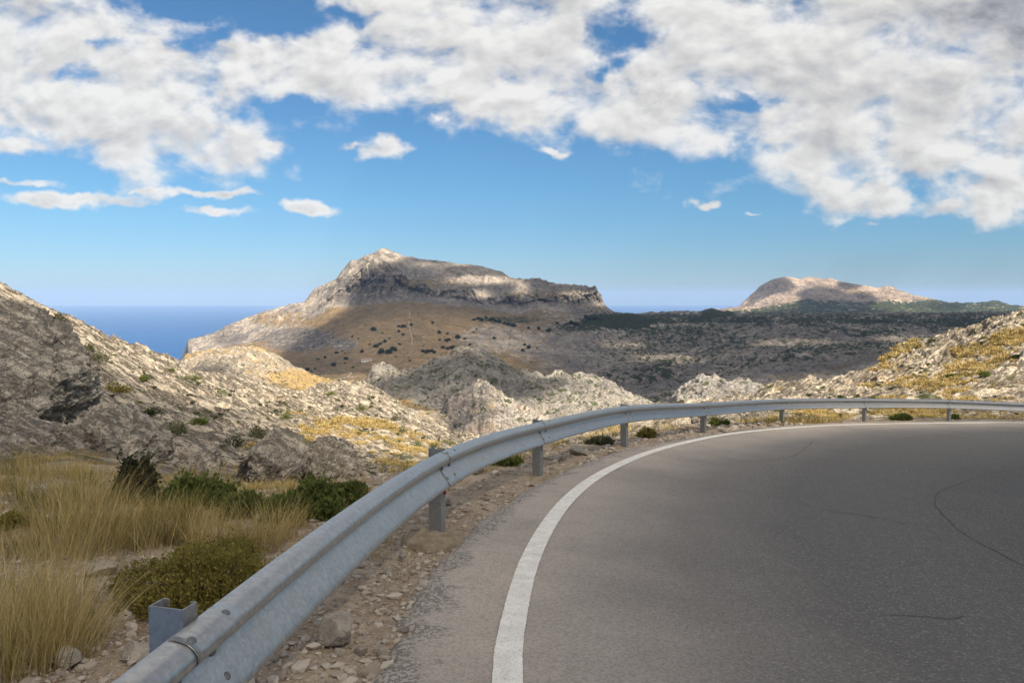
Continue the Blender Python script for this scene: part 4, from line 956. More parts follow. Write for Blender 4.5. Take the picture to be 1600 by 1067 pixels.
def stone(px, py, wpx, hpx, label, seed, name='rock', group=None, mt=None, sink=0.25, amp=0.22):
    q = hit(L1, px, py); s_1 = q.y / F * 1.0
    rx, rz_ = wpx / 2 * s_1, hpx / 2 * s_1
    o = rock_mass(name, (q.x, q.y + rx * 0.6, q.z + rz_ * (1 - sink)), (rx, rx * 0.8, rz_ * 1.05), seed, n=64 if wpx < 40 else 160, amp=amp * 0.32, squash=3.0, facets=12, fmin=0.5, mt=mt or M_STONE, rotz=seed)
    return tag(o, label, 'rock', group)
def angular(o, k=0.5):
    return o
stone(526, 1016, 78, 52, 'large angular brown stone lying on the verge gravel beside the guardrail', 1.7, amp=0.16)
stone(627, 880, 16, 18, 'small grey stone standing below the sandy footing of the nearest full post', 2.3)
stone(607, 902, 18, 16, 'pale stone on the verge just left of the asphalt edge', 3.1)
stone(563, 1030, 26, 16, 'pale chip right below the large angular stone', 4.1)
stone(596, 1028, 22, 16, 'light stone between the large angular stone and the asphalt', 5.1)
stone(310, 932, 34, 26, 'brown angular stone behind the guardrail next to the cut post top', 6.1)
stone(210, 1040, 52, 34, 'dark grey stone at the foot of the nearest post', 7.2)
stone(100, 1052, 44, 34, 'grey stone at the bottom left below the tall dry grass', 8.2)
stone(420, 1040, 30, 16, 'flat grey stone under the guardrail at the bottom of the view', 9.4)
stone(490, 905, 20, 12, 'flat stone on the verge under the middle of the near beam', 10.4)
stone(150, 905, 60, 26, 'pale flat rock between the tall grass and the brown cushion shrub', 11.4)
stone(350, 905, 24, 14, 'pale stone right of the brown cushion shrub', 12.4)
stone(700, 790, 12, 14, 'upright grey stone behind the nearest full post', 13.4)
stone(743, 742, 40, 14, 'low pale boulder in the grass behind the guardrail', 14.4)
stone(905, 712, 34, 14, 'pale boulder in the grass below the third beam', 15.4)
stone(870, 722, 22, 10, 'small pale boulder left of the low pale boulder pair below the third beam', 16.4)
stone(405, 815, 26, 18, 'white stone in the scrub between the two green bushes', 17.4)
stone(60, 690 + 90, 40, 20, 'grey rock on the bare patch at the left', 18.4)
# gravel lying on the verge
def gravel():
    V_, F_, off = [], [], 0; g = np.random.default_rng(5)
    ico = []
    import bmesh as _b
    bm = _b.new(); _b.ops.create_icosphere(bm, subdivisions=1, radius=1.0); base = np.array([v_.co[:] for v_ in bm.verts]); fb = np.array([[v_.index for v_ in f.verts] for f in bm.faces]); bm.free()
    n = 0
    while n < 42000:
        Y_ = 1.4 + 21 * g.random() ** 1.9; x_ = (g.random() * 1.15 - 0.72) * Y_ * 1.0
        e_ = edge_dist(np.array([x_]), np.array([Y_]))[0] if False else None
        V_.append((x_, Y_)); n += 1
    pts_ = np.array(V_); e_ = edge_dist(pts_[:, 0], pts_[:, 1]); clump = fbm(pts_[:, 0], pts_[:, 1], pts_[:, 0] * 0, 0.7, 3, 0.6, False, 2.2)
    keep = (e_ > 0.03) & (e_ < 5.0) & (g.random(len(e_)) < 0.75 + 0.9 * clump - 0.08 * e_)
    pts_ = pts_[keep]; Vs, Fs, Ts = [], [], []
    for i_, (x_, y_) in enumerate(pts_):
        r_ = (0.006 + 0.026 * g.random() ** 2.6) * (1 + max(0, y_ - 6) * 0.12) + (0.030 * g.random() * (g.random() < 0.05))
        b_ = base * (1 + 0.28 * g.normal(size=(len(base), 1)).clip(-1.5, 1.5)) * np.array([1.2, 0.9, 0.62]) * r_
        a_ = g.random() * 6.28; ca, sa = math.cos(a_), math.sin(a_)
        b_ = np.stack([b_[:, 0] * ca - b_[:, 1] * sa, b_[:, 0] * sa + b_[:, 1] * ca, b_[:, 2]], -1)
        Vs.append(b_ + np.array([x_, y_, zat(L1, x_, y_) + r_ * 0.25])); Fs.append(fb + i_ * len(base)); Ts.append(np.full(len(base), g.random()))
    m, t = mat('gravel_stone'); a1 = t.attr('tint')
    c = t.mix(a1, (0.19, 0.155, 0.125), (0.50, 0.44, 0.36)); c = t.mix(t.math('MULTIPLY', t.noise(t.pos(), 60, 4, 0.6), 0.5), c, (0.30, 0.22, 0.15))
    t.bsdf(c, 0.93, spec=0.2)
    o = mesh_np('gravel', np.concatenate(Vs), np.concatenate(Fs), m, smooth=False, attrs={'tint': np.concatenate(Ts)})
    tag(o, 'loose gravel and chips scattered over the verge', 'gravel', kind='stuff')
gravel()

# ------------------------------------------------------------------ shrubs
def leaf_mat(name, a, b, c, trans=0.25):
    m, t = mat(name); tn = t.attr('tint')
    cc = t.mix(t.step(tn, 0.0, 0.6), a, b); cc = t.mix(t.step(tn, 0.72, 1.0), cc, c)
    bs = t.n('ShaderNodeBsdfPrincipled', {'Base Color': cc, 'Roughness': 0.75, 'Specular IOR Level': 0.2})
    tr_ = t.n('ShaderNodeBsdfTranslucent', {'Color': cc}); mx_ = t.n('ShaderNodeMixShader', {0: trans, 1: bs.outputs[0], 2: tr_.outputs[0]})
    t.n('ShaderNodeOutputMaterial', {'Surface': mx_.outputs[0]}); return m
LM_BROWN = leaf_mat('leaf_olive_brown', (0.10, 0.092, 0.022), (0.22, 0.18, 0.042), (0.38, 0.27, 0.075))
LM_GREEN = leaf_mat('leaf_green', (0.060, 0.075, 0.018), (0.115, 0.135, 0.032), (0.19, 0.19, 0.055))
LM_DARK = leaf_mat('leaf_dark', (0.022, 0.028, 0.014), (0.05, 0.055, 0.028), (0.09, 0.085, 0.045))
LM_OLIVE = leaf_mat('leaf_grey_olive', (0.07, 0.075, 0.04), (0.13, 0.13, 0.07), (0.19, 0.17, 0.09))
LM_TREE = leaf_mat('leaf_pine', (0.012, 0.024, 0.014), (0.028, 0.046, 0.022), (0.05, 0.06, 0.03))
M_BARK, t = mat('bark'); t.bsdf((0.11, 0.085, 0.06), 0.95)
def leaf_cloud(n, r, leaf, g, lumps=9, up=0.5, elong=1.8):
    """leaf faces through lumps that together fill an uneven dome"""
    cen = g.normal(size=(lumps, 3)); cen /= np.linalg.norm(cen, axis=1, keepdims=True); cen[:, 2] = np.abs(cen[:, 2]) * 0.8
    cen *= (0.30 + 0.55 * g.random((lumps, 1))); rad = 0.20 + 0.28 * g.random(lumps)
    k = g.integers(0, lumps, n); d = g.normal(size=(n, 3)); d /= np.linalg.norm(d, axis=1, keepdims=True)
    p_ = cen[k] + d * rad[k][:, None] * (0.45 + 0.55 * g.random((n, 1)) ** 0.4); p_ *= np.where(g.random(n) < 0.10, 1.06 + 0.22 * g.random(n), 1.0)[:, None]; p_[:, 2] = np.abs(p_[:, 2])
    pos_ = p_ * np.array(r)
    ax = d * (1 - up) + np.array([0, 0, up]) + 0.5 * g.normal(size=(n, 3)); ax /= np.linalg.norm(ax, axis=1, keepdims=True)
    sd = np.cross(ax, g.normal(size=(n, 3))); sd /= np.linalg.norm(sd, axis=1, keepdims=True) + 1e-9
    l_ = leaf * (0.6 + 0.8 * g.random((n, 1))); w_ = l_ / elong / 2
    V_ = np.stack([pos_, pos_ + ax * l_ * 0.5 + sd * w_, pos_ + ax * l_, pos_ + ax * l_ * 0.5 - sd * w_], 1).reshape(-1, 3)
    F_ = np.arange(4 * n).reshape(-1, 4); tint = np.repeat(np.clip(0.25 + 0.5 * g.random(n) + 0.3 * (g.random(lumps)[k] - 0.5), 0, 1), 4)
    return V_, F_, tint
def stems_mesh(r, g, n=14, w_=0.006):
    V_, F_ = [], []
    for i in range(n):
        a_ = g.random() * 6.28; e_ = np.array([math.cos(a_) * r[0] * 0.75, math.sin(a_) * r[1] * 0.75, r[2] * (0.4 + 0.4 * g.random())])
        pts_ = [e_ * t_ ** 1.1 + np.array([0, 0, r[2] * 0.12 * math.sin(t_ * 3)]) + g.normal(size=3) * 0.02 * r[0] * t_ for t_ in np.linspace(0, 1, 5)]
        o_ = len(V_)
        for k, q in enumerate(pts_):
            ww = w_ * (1 - 0.75 * k / 4)
            for a2 in (0, 2.09, 4.19): V_.append(q + ww * np.array([math.cos(a2), math.sin(a2), 0.3 * math.sin(a2)]))
        for k in range(4):
            for j in range(3): F_.append((o_ + k * 3 + j, o_ + k * 3 + (j + 1) % 3, o_ + k * 3 + 3 + (j + 1) % 3, o_ + k * 3 + 3 + j))
    return np.array(V_), np.array(F_)
def shrub(px, py, wpx, hpx, mt, label, n=2500, leaf=0.035, seed=1, group=None, L=None, stems=True, Yd=None, name='shrub', lumps=9, up=0.5):
    g = np.random.default_rng(seed)
    q = hit(L or L1, px, py)
    if Yd: w3 = P(px, py, Yd); q = Vector((w3[0], w3[1], zat(L1, w3[0], w3[1])))
    s_1 = q.y / F; r = (wpx / 2 * s_1 * 1.05, wpx / 2 * s_1 * 0.85, hpx * s_1 * 1.05)
    root = empty(name, q + Vector((0, r[1] * 0.5, -0.04 * r[2]))); tag(root, label, 'shrub', group)
    V_, F_, ti = leaf_cloud(n, r, leaf, g, lumps, up)
    mesh_np('foliage', V_, F_, mt, root, smooth=False, attrs={'tint': ti})
    if stems:
        V_, F_ = stems_mesh(r, g, 12, max(0.005, 0.02 * r[0])); mesh_np('stems', V_, F_, M_BARK, root)
    return root
shrub(268, 962, 310, 104, LM_BROWN, 'wide olive brown cushion shrub behind the nearest post', 30000, 0.022, 1, lumps=26)
shrub(362, 900, 90, 54, LM_BROWN, 'smaller olive brown cushion shrub touching the guardrail side of the wide one', 9000, 0.022, 2, lumps=12)
shrub(204, 790, 62, 78, LM_DARK, 'upright dark bush with small leaves in front of the limestone', 9000, 0.05, 3, lumps=14)
shrub(300, 798, 140, 46, LM_GREEN, 'bright green spreading bush behind the tall dry grass', 14000, 0.06, 4, lumps=22)
shrub(372, 812, 66, 36, LM_GREEN, 'dark green bush right of the spreading bush', 6000, 0.06, 5, lumps=12)
shrub(470, 815, 120, 50, LM_GREEN, 'green bush half hidden behind the guardrail beam', 12000, 0.06, 6, lumps=20)
shrub(545, 790, 90, 30, LM_GREEN, 'low green bush at the mouth of the gully', 7000, 0.07, 7, lumps=14)
shrub(16, 830, 52, 26, LM_BROWN, 'small olive shrub below the grey block at the left edge', 4000, 0.04, 8)
slope_list = [(38,490,26,14,LM_DARK,'dark shrub on the top of the big rounded outcrop'),(66,523,50,22,LM_GREEN,'green shrub trailing down the crest behind the big outcrop'),(90,503,24,15,LM_DARK,'dark shrub on the skyline above the sea'),
 (84,541,26,16,LM_BROWN,'brown shrub in the cleft behind the big outcrop'),(150,566,34,26,LM_OLIVE,'grey olive bush standing on the upper left slope'),(134,548,22,14,LM_OLIVE,'small grey olive bush above the larger one'),
 (176,614,44,16,LM_BROWN,'straw brown cushion on the bedded slabs'),(190,668,40,24,LM_GREEN,'green shrub under the slabs right of the big outcrop'),(232,650,30,12,LM_DARK,'thin dark shrub in a crack of the slabs'),
 (272,680,38,20,LM_OLIVE,'olive cushion in the middle of the left slope'),(310,666,30,12,LM_GREEN,'flat green shrub along a crack of the slope'),(268,585,16,7,LM_GREEN,'little green shrub high on the sunlit slabs'),
 (297,594,24,9,LM_GREEN,'longer green shrub high on the sunlit slabs'),(221,597,16,8,LM_GREEN,'tiny green shrub left of the sunlit slabs'),(400,686,30,24,LM_OLIVE,'round grey olive bush at the foot of the slabs'),
 (440,634,24,20,LM_DARK,'dark bush on the notch between slabs and knoll'),(447,656,16,18,LM_GREEN,'green bush hanging under the notch'),(365,700,32,22,LM_DARK,'dark shrub among blocks left of the round olive bush'),
 (514,624,16,8,LM_GREEN,'green shrub on the pale limestone knoll'),(576,625,14,12,LM_DARK,'dark shrub near the top of the pale knoll'),(563,642,20,9,LM_GREEN,'flat green shrub on the face of the pale knoll'),
 (616,658,16,14,LM_DARK,'dark shrub low on the right side of the pale knoll'),(627,676,18,16,LM_OLIVE,'olive shrub near the guardrail on the knoll flank'),(652,700,24,16,LM_GREEN,'green bush just left of the post top'),
 (702,694,24,14,LM_GREEN,'green bush peeping over the beam right of the post top'),(676,700,14,8,LM_OLIVE,'yellowish bush next to the post top'),(484,722,28,14,LM_DARK,'dark shrub on the fissured hump'),(300,716,26,18,LM_BROWN,'brown shrub between limestone humps'),
 (790,728,40,16,LM_GREEN,'green shrub behind the guardrail before the fourth post'),(940,695,30,12,LM_OLIVE,'olive shrub under the beam by the fourth post'),(1012,684,26,16,LM_BROWN,'brown dry shrub beside the road edge before the fifth post'),
 (1125,666,28,10,LM_GREEN,'yellow green shrub at the foot of the white lumps'),(1410,657,34,12,LM_GREEN,'dark green bush behind the guardrail between the two farthest posts'),(1490,655,16,7,LM_GREEN,'small green bush next to the farthest post'),
 (1462,536,22,9,LM_DARK,'dark bush near the top of the right slope'),(1490,590,20,8,LM_GREEN,'green bush low on the yellow right slope'),(1540,590,22,10,LM_GREEN,'green bush at the centre right of the yellow slope'),(1590,560,18,8,LM_DARK,'dark bush at the right edge of the slope')]
for i, (px, py, w_, h_, mt_, lb) in enumerate(slope_list):
    shrub(px, py, w_ * 1.15, h_ * (0.72 if py > 640 and px > 700 else 0.95), mt_, lb, 900, 0.09 if py < 700 else 0.06, 20 + i, stems=False, lumps=11, group='shrubs on the rocky slopes')
# many look-alike little shrubs on the two slopes
protos = []
for k, mt_ in enumerate((LM_GREEN, LM_DARK, LM_OLIVE)):
    V_, F_, ti = leaf_cloud(260, (1, 0.9, 0.6), 0.30, np.random.default_rng(60 + k), 5); me = mesh_np('shrub', V_, F_, mt_, smooth=False, attrs={'tint': ti}); protos.append(me.data); bpy.data.objects.remove(me)
gs = np.random.default_rng(77); n_ = 0
while n_ < 230:
    side = gs.random() < 0.5
    px = gs.uniform(130, 680) if side else gs.uniform(1180, 1610)
    top = np.interp(px, [p_[0] for p_ in rE], [p_[1] for p_ in rE]) + 4
    py = gs.uniform(top, 740 if side else 650)
    if py < top: continue
    q = hit(L1, px, py)
    if q.y < 24 or edge_dist(np.array([q.x]), np.array([q.y]))[0] < 2: continue
    o = bpy.data.objects.new('shrub', protos[gs.integers(0, 3)]); col.objects.link(o)
    r = q.y / F * gs.uniform(2.2, 6.0); o.location = q - Vector((0, 0, 0.15 * r)); o.scale = (r, r, r * gs.uniform(.7, 1.1)); o.rotation_euler = (0, 0, gs.random() * 6)
    tag(o, 'tiny green shrub rooted in a crack of the pale left limestone slope' if side else 'tiny green shrub dotting the yellow and white right slope', 'shrub', 'tiny shrubs on the left slope' if side else 'tiny shrubs on the right slope'); n_ += 1

# ------------------------------------------------------------------ dry grass
def grass_mat():
    m, t = mat('dry_grass'); tn = t.attr('tint'); hg = t.attr('along')
    cc = t.mix(t.step(tn, 0.1, 0.55), (0.13, 0.12, 0.032), (0.45, 0.325, 0.115)); cc = t.mix(t.step(tn, 0.55, 1.0), cc, (0.60, 0.465, 0.235))
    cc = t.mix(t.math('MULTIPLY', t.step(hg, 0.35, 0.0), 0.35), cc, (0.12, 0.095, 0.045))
    bs = t.n('ShaderNodeBsdfPrincipled', {'Base Color': cc, 'Roughness': 0.7, 'Specular IOR Level': 0.25})
    tr_ = t.n('ShaderNodeBsdfTranslucent', {'Color': cc}); mx_ = t.n('ShaderNodeMixShader', {0: 0.25, 1: bs.outputs[0], 2: tr_.outputs[0]})
    t.n('ShaderNodeOutputMaterial', {'Surface': mx_.outputs[0]}); return m
M_GRASS = grass_mat()
def blades(base, h, w_, tint, lean, g, seg=5, curl=0.5):
    """base (n,3), h (n), w (n), lean (n,3) unit-ish outward direction"""
    n = len(base); t_ = np.linspace(0, 1, seg + 1)
    up = np.array([0, 0, 1.0])[None, None, :]
    cu = (curl * (0.5 + g.random(n)))[:, None, None]
    path = base[:, None, :] + h[:, None, None] * (t_[None, :, None] * up * (1 - 0.35 * cu * t_[None, :, None] ** 1.5) + lean[:, None, :] * (0.45 * t_[None, :, None] + cu * t_[None, :, None] ** 2.2))
    sd = np.cross(lean + 0.6 * g.normal(size=(n, 3)), up[0]); sd /= np.linalg.norm(sd, axis=1, keepdims=True) + 1e-9
    wd = w_[:, None, None] * (1 - t_ ** 1.6)[None, :, None] + 0.0004
    a_ = path - sd[:, None, :] * wd / 2; b_ = path + sd[:, None, :] * wd / 2
    V_ = np.stack([a_, b_], 2).reshape(-1, 3)
    i = (np.arange(n) * (seg + 1) * 2)[:, None] + (np.arange(seg) * 2)[None, :]
    F_ = np.stack([i, i + 1, i + 3, i + 2], -1).reshape(-1, 4)
    return V_, F_, np.repeat(tint, (seg + 1) * 2), np.tile(np.repeat(t_, 2), n)
def tufts(name, label, lst, seed, curl=0.45):
    g = np.random.default_rng(seed); A_ = [[], [], [], []]; off = 0
    for (x_, y_, z_, r_, h_, n, tn, wd) in lst:
        a_ = g.random(n) * 6.283; rr = r_ * np.sqrt(g.random(n)); bx = np.stack([x_ + rr * np.cos(a_), y_ + rr * np.sin(a_), np.full(n, z_ - 0.02)], -1)
        ln = np.stack([np.cos(a_), np.sin(a_), np.zeros(n)], -1) * (0.15 + 0.75 * (rr / r_) ** 1.0 * g.random(n))[:, None] + 0.13 * g.normal(size=(n, 3)) * np.array([1, 1, 0]) + np.array([0.10, 0.0, 0])
        hh = h_ * (0.45 + 0.6 * g.random(n)); tint = np.clip(tn + 0.22 * g.normal(size=n), 0, 1)
        V_, F_, T_, H_ = blades(bx, hh, wd * (0.5 + 1.3 * g.random(n) ** 2), tint, ln, g, curl=curl)
        A_[0].append(V_); A_[1].append(F_ + off); A_[2].append(T_); A_[3].append(H_); off += len(V_)
    o = mesh_np(name, np.concatenate(A_[0]), np.concatenate(A_[1]), M_GRASS, smooth=False, attrs={'tint': np.concatenate(A_[2]), 'along': np.concatenate(A_[3])})
    return tag(o, label, 'grass', kind='stuff')
gr_ = np.random.default_rng(11); T1 = []
def tuft_px(px, py, hpx, n, tn, rpx=None, jitter=0):
    n = max(2, int(n * 0.85)); tn = tn + gr_.uniform(-.22, .18); hpx = hpx * gr_.uniform(.75, 1.08)
    q = hit(L1, px + gr_.normal() * jitter, py + gr_.normal() * jitter * 0.4); s_1 = q.y / F
    r_ = (rpx or hpx * 0.28) * s_1
    T1.append((q.x, q.y, q.z, r_, hpx * s_1, n, tn, max(0.0026, 0.55 * s_1)))
# tall clumps in the lower left corner
for (px, py, h_, n, tn) in [(10,1062,200,330,.62),(58,1050,215,380,.66),(104,1030,185,340,.60),(128,1002,150,260,.55),(24,1012,190,300,.6),(76,1000,170,300,.64),(4,968,170,260,.58),(50,960,170,280,.66),(100,958,140,240,.55),(-18,1040,220,280,.55),(-20,990,210,240,.55)]:
    tuft_px(px, py, h_, n, tn)
for (px, py, h_, n, tn) in [(95,880,120,240,.5),(140,866,135,300,.55),(180,858,125,280,.5),(225,856,110,300,.5),(262,850,100,320,.42),(300,850,96,300,.46),(335,856,110,300,.55),(372,862,110,280,.6),(405,858,100,260,.62),(436,842,84,220,.62),(462,826,60,160,.55),(60,868,110,220,.5),(115,842,130,240,.55),
    (150,830,130,240,.5),(88,830,120,220,.45),(205,822,84,220,.45),(250,812,74,240,.4),(290,815,66,220,.42),(330,820,66,200,.5),(70,800,100,200,.42),(110,796,96,200,.45),(150,795,80,180,.45),(40,790,84,160,.4),(10,860,60,120,.5),(20,742,70,160,.4),(60,745,70,180,.4),(100,748,74,180,.42),(5,765,70,140,.4),
    (140,760,50,140,.4),(235,770,40,120,.4),(270,760,30,100,.45),(420,800,50,160,.55),(500,800,34,140,.5),(530,806,34,120,.55),(575,790,34,140,.6),(600,780,30,130,.6),(440,770,22,80,.5),(340,770,26,90,.5),(385,775,26,90,.45)]:
    tuft_px(px, py, h_, int(n * 1.1), tn, rpx=h_ * 0.36)
# a few long single stalks
for i in range(60):
    px = gr_.uniform(-5, 470); tuft_px(px, gr_.uniform(840, 900) if px > 150 else gr_.uniform(860, 1050), gr_.uniform(110, 190), 2, .85, rpx=6)
# thin cover between the clumps
for i in range(1000):
    px, py = gr_.uniform(-40, 640), gr_.uniform(735, 880)
    if py > 900 - 0.25 * px and gr_.random() < .6: continue
    tuft_px(px, py, gr_.uniform(14, 34), 34, gr_.uniform(.3, .65), rpx=14)
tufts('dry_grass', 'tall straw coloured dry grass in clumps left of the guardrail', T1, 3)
T1 = []
tries = 0
while len(T1) < 3600 and tries < 42000:
    tries += 1
    if gr_.random() < .6: px, py = gr_.uniform(380, 1120), gr_.uniform(640, 790)
    else: px, py = gr_.uniform(1150, 1620), gr_.uniform(515, 662)
    q = hit(L1, px, py)
    if q.y < 11: continue
    c_ = int(np.clip((q.x / q.y - L1.ta[0]) / (L1.ta[1] - L1.ta[0]), 0, len(L1.ta) - 1)); r_ = int(np.argmin(np.abs(L1.Y[:, c_] - q.y)))
    if L1.ed[r_, c_] < 0.7 or L1.grass[r_, c_] < 0.45: continue
    s_1 = q.y / F; hp = gr_.uniform(2.5, 6) if q.y > 30 else gr_.uniform(8, 16)
    T1.append((q.x, q.y, q.z, hp * 1.1 * s_1, hp * s_1, 22, gr_.uniform(.35, .8), 0.9 * s_1))
for i in range(900):
    px, py = gr_.uniform(690, 1120), gr_.uniform(668, 765); q = hit(L1, px, py); e_ = edge_dist(np.array([q.x]), np.array([q.y]))[0]
    if e_ < 1.05 or q.y > 40 or q.y < 6: continue
    s_1 = q.y / F; hp = gr_.uniform(6, 15); T1.append((q.x, q.y, q.z, hp * 0.9 * s_1, hp * s_1, 30, gr_.uniform(.1, .75), 0.8 * s_1))
tufts('slope_grass', 'short yellow grass growing between the limestone of the slopes', T1, 4)
# small reddish weeds along the broken asphalt edge
T1 = []
for i in range(60):
    k = gr_.integers(0, len(post_px)); px = gr_.uniform(520, 760); py = gr_.uniform(800, 1060); q = hit(L1, px, py)
    e_ = edge_dist(np.array([q.x]), np.array([q.y]))[0]
    if e_ < 0.05 or e_ > 1.3: continue
    s_1 = q.y / F; T1.append((q.x, q.y, q.z, 12 * s_1, gr_.uniform(6, 16) * s_1, 40, gr_.uniform(.25, .7), 0.0026))
tufts('verge_weeds', 'small dry weeds in the gravel along the broken asphalt edge', T1, 5, 0.7)

# ------------------------------------------------------------------ trees on the big mountain
tm = []
for k in range(4):
    g = np.random.default_rng(90 + k); V_, F_, ti = leaf_cloud(420, (1, 1, 1.25), 0.34, g, 7, 0.3, 1.3); V_[:, 2] += 0.35
    c_ = mesh_np('crown', V_, F_, LM_TREE, smooth=False, attrs={'tint': ti}); a_ = np.linspace(0, 2 * np.pi, 7)[:-1]
    tv = np.concatenate([np.stack([rr * np.cos(a_), rr * np.sin(a_), np.full(6, z_)], -1) for rr, z_ in ((.13, -.3), (.09, .5), (.03, 1.1))])
    tf = np.array([(r_ * 6 + j, r_ * 6 + (j + 1) % 6, r_ * 6 + 6 + (j + 1) % 6, r_ * 6 + 6 + j) for r_ in range(2) for j in range(6)])
    tr_ = mesh_np('trunk', tv, tf, M_BARK); tm.append((c_.data, tr_.data)); bpy.data.objects.remove(c_); bpy.data.objects.remove(tr_)
tree_px = [(583,517,8),(622,511,6),(631,512,8),(643,509,6),(623,519,8),(630,524,7),(608,530,6),(602,536,6),(578,539,5),(587,543,9),(594,539,7),(624,540,5),(597,552,11),(604,553,9),(610,553,10),(615,548,10),(647,526,4),
 (662,550,10),(668,552,11),(674,550,10),(680,552,9),(686,521,9),(677,506,5),(688,532,6),(696,534,8),(701,532,8),(714,529,8),(726,531,6),(692,545,9),(699,546,9),(706,545,9),(713,546,8),(565,551,7),(526,553,8),(535,550,6),(521,572,8),
 (540,562,6),(493,577,6),(479,579,8),(457,576,7),(463,576,7),(583,590,8),(741,501,8),(747,499,8),(752,502,8),(759,498,7),(768,501,9),(774,503,9),(781,505,9),(788,507,9),(795,509,9),(802,511,9),(857,518,8),(842,515,7),(826,514,6),
 (894,507,8),(900,509,8),(870,506,6),(915,497,8),(922,500,8),(929,500,9),(937,502,9),(700,523,5),(560,530,4),(735,540,5),(742,560,6),(820,540,8),(826,545,7),(816,549,7),(772,530,5),(640,565,4),(552,575,5),(508,560,5),(655,587,4)]
gt = np.random.default_rng(31)
for _ in range(90):
    tree_px.append((float(gt.uniform(470, 960)), float(gt.uniform(498, 600)), float(gt.uniform(1.8, 3.5))))
def tree_label(px, py, h_):
    if h_ < 3.6: return 'tiny dark tree scattered over the brown lower slope of the big mountain'
    if px < 560: return 'small dark evergreen tree low on the left of the brown mountain slope'
    if px < 660 and py < 535: return 'small dark evergreen tree in the loose row beside the pale track'
    if px < 660: return 'small dark evergreen tree in the clumps on the brown slope below the pale track'
    if px < 732: return 'small dark evergreen tree in the clumps right of the pale track'
    return 'small dark evergreen tree in the line under the right hand cliffs'
for (px, py, h_) in tree_px:
    q = hit(LM, px, py); s_1 = q.y / F; k = gt.integers(0, 4)
    root = empty('tree', q - Vector((0, 0, h_ * s_1 * 0.1))); r = h_ * s_1 * 0.50 * gt.uniform(.65, 1.2); root.scale = (r, r, r * 0.9); root.rotation_euler = (0, 0, gt.random() * 6)
    lb = tree_label(px, py, h_); tag(root, lb, 'tree', lb.replace('small dark evergreen tree', 'evergreen trees').replace('tiny dark tree', 'tiny trees'))
    for me in tm[k]:
        o = bpy.data.objects.new('crown' if me is tm[k][0] else 'trunk', me); col.objects.link(o); o.parent = root

# ------------------------------------------------------------------ tracks and buildings far away
m_tr, t = mat('pale_track'); t.bsdf((0.33, 0.26, 0.18), 0.95)
def track(L, pts_, width, name, label):
    dense = catmull(np.array(pts_, float), 1.5); w3 = np.array([hit(L, *q) for q in dense]); tg = np.gradient(w3, axis=0); tg /= np.linalg.norm(tg, axis=1, keepdims=True) + 1e-9
    n_ = np.cross(tg, (0, 0, 1)); n_ /= np.linalg.norm(n_, axis=1, keepdims=True) + 1e-9
    V_ = []
    for a_ in (-1, 1):
        q = w3 + n_ * width / 2 * a_; q[:, 2] = [zat(L, x_, y_) for x_, y_ in q[:, :2]]; q[:, 2] += 1.8; V_.append(q)
    V_ = np.stack(V_, 1).reshape(-1, 3); tag(mesh_np(name, V_, grid_faces(len(dense), 2), m_tr), label, kind='structure')
track(LM, [(640,484),(640,496),(639,508),(641,520),(644,530),(643,541)], 2.4, 'path', 'pale straight path running up the brown slope')
track(LM, [(480,588),(505,584),(530,580),(548,585),(540,592),(520,596)], 4.0, 'path', 'pale winding track at the foot of the brown slope')
m_w, t = mat('house_wall'); t.bsdf((0.52, 0.46, 0.39), 0.9)
m_r, t = mat('house_roof'); t.bsdf((0.32, 0.20, 0.14), 0.9)
m_o, t = mat('house_opening'); t.bsdf((0.05, 0.045, 0.04), 0.6)
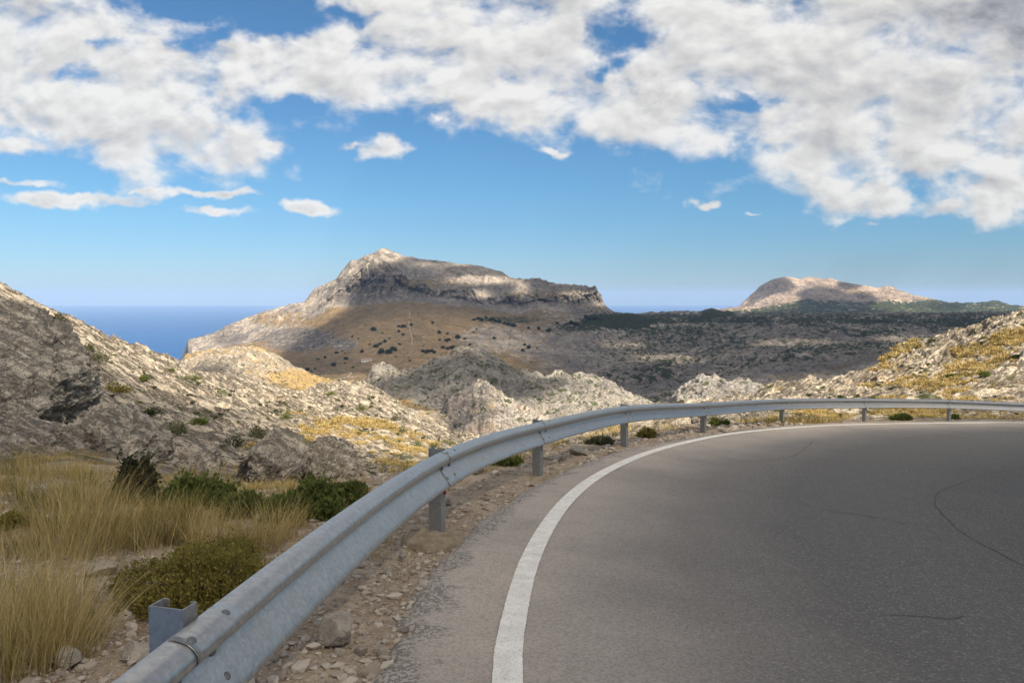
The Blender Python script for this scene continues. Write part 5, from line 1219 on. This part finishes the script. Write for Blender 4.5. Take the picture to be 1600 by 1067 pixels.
def box(name, x0, x1, y0, y1, z0, z1, m, parent):
    v_ = np.array([(x, y, z) for z in (z0, z1) for y in (y0, y1) for x in (x0, x1)]); return mesh_np(name, v_, np.array([(0, 2, 3, 1), (4, 5, 7, 6), (0, 1, 5, 4), (2, 6, 7, 3), (0, 4, 6, 2), (1, 3, 7, 5)]), m, parent, smooth=False)
def house(L, px, py, wpx, hpx, label, group='far buildings in the valley'):
    q = hit(L, px, py); s_1 = q.y / F; W, H = wpx * s_1, hpx * s_1; D_ = W * 0.5
    root = empty('house', q - Vector((0, 0, 0.5)), 0.1); tag(root, label, 'house', group)
    box('wall', -W/2, W/2, -D_/2, D_/2, -H * .4, H, m_w, root)
    v_ = np.array([(-W*.53, -D_*.56, H), (W*.53, -D_*.56, H), (W*.53, D_*.56, H), (-W*.53, D_*.56, H), (-W*.53, 0, H*1.35), (W*.53, 0, H*1.35)])
    me = bpy.data.meshes.new('roof'); me.from_pydata(v_.tolist(), [], [(0,1,5,4),(3,4,5,2),(0,4,3),(1,2,5),(0,3,2,1)]); me.materials.append(m_r); o = bpy.data.objects.new('roof', me); col.objects.link(o); o.parent = root
    for k in range(3): box('window', -W*.38 + k*W*.3, -W*.26 + k*W*.3, -D_/2 - .05, -D_/2 + .3, H*.4, H*.75, m_o, root)
house(LM, 573, 565, 16, 3.6, 'long low pinkish ruin at the foot of the brown slope', 'far buildings on the mountain')
house(LM, 809, 525, 11, 2.4, 'small white farmhouse in the middle of the dark slope', 'far buildings on the mountain')
for (px, py, w_, lb) in [(1021,510,9,'white farmhouse at the wood edge left of the valley'),(1033,509,7,'second pale farmhouse right beside the one at the wood edge'),(1075,491,5,'pale house on the wooded crest left of the dark little hill'),(1088,491,5,'pale house nearest the dark little hill on the wooded crest'),(1064,492,4,'leftmost pale house on the wooded crest')]:
    house(LM, px, py, w_, 2.4, lb)
for (px, py, w_, lb) in [(1241,499,8,'long pale house below the far mountain'),(1254,499,6,'pale house just right of the long one below the far mountain'),(1345,503,6,'pale house in the woods right of the far mountain'),(1392,507,5,'lone pale house in the valley fields'),(1455,508,7,'pale house near the right end of the valley fields'),(1470,508,5,'rightmost pale house in the valley fields')]:
    house(LF, px, py, w_, 2.0, lb)
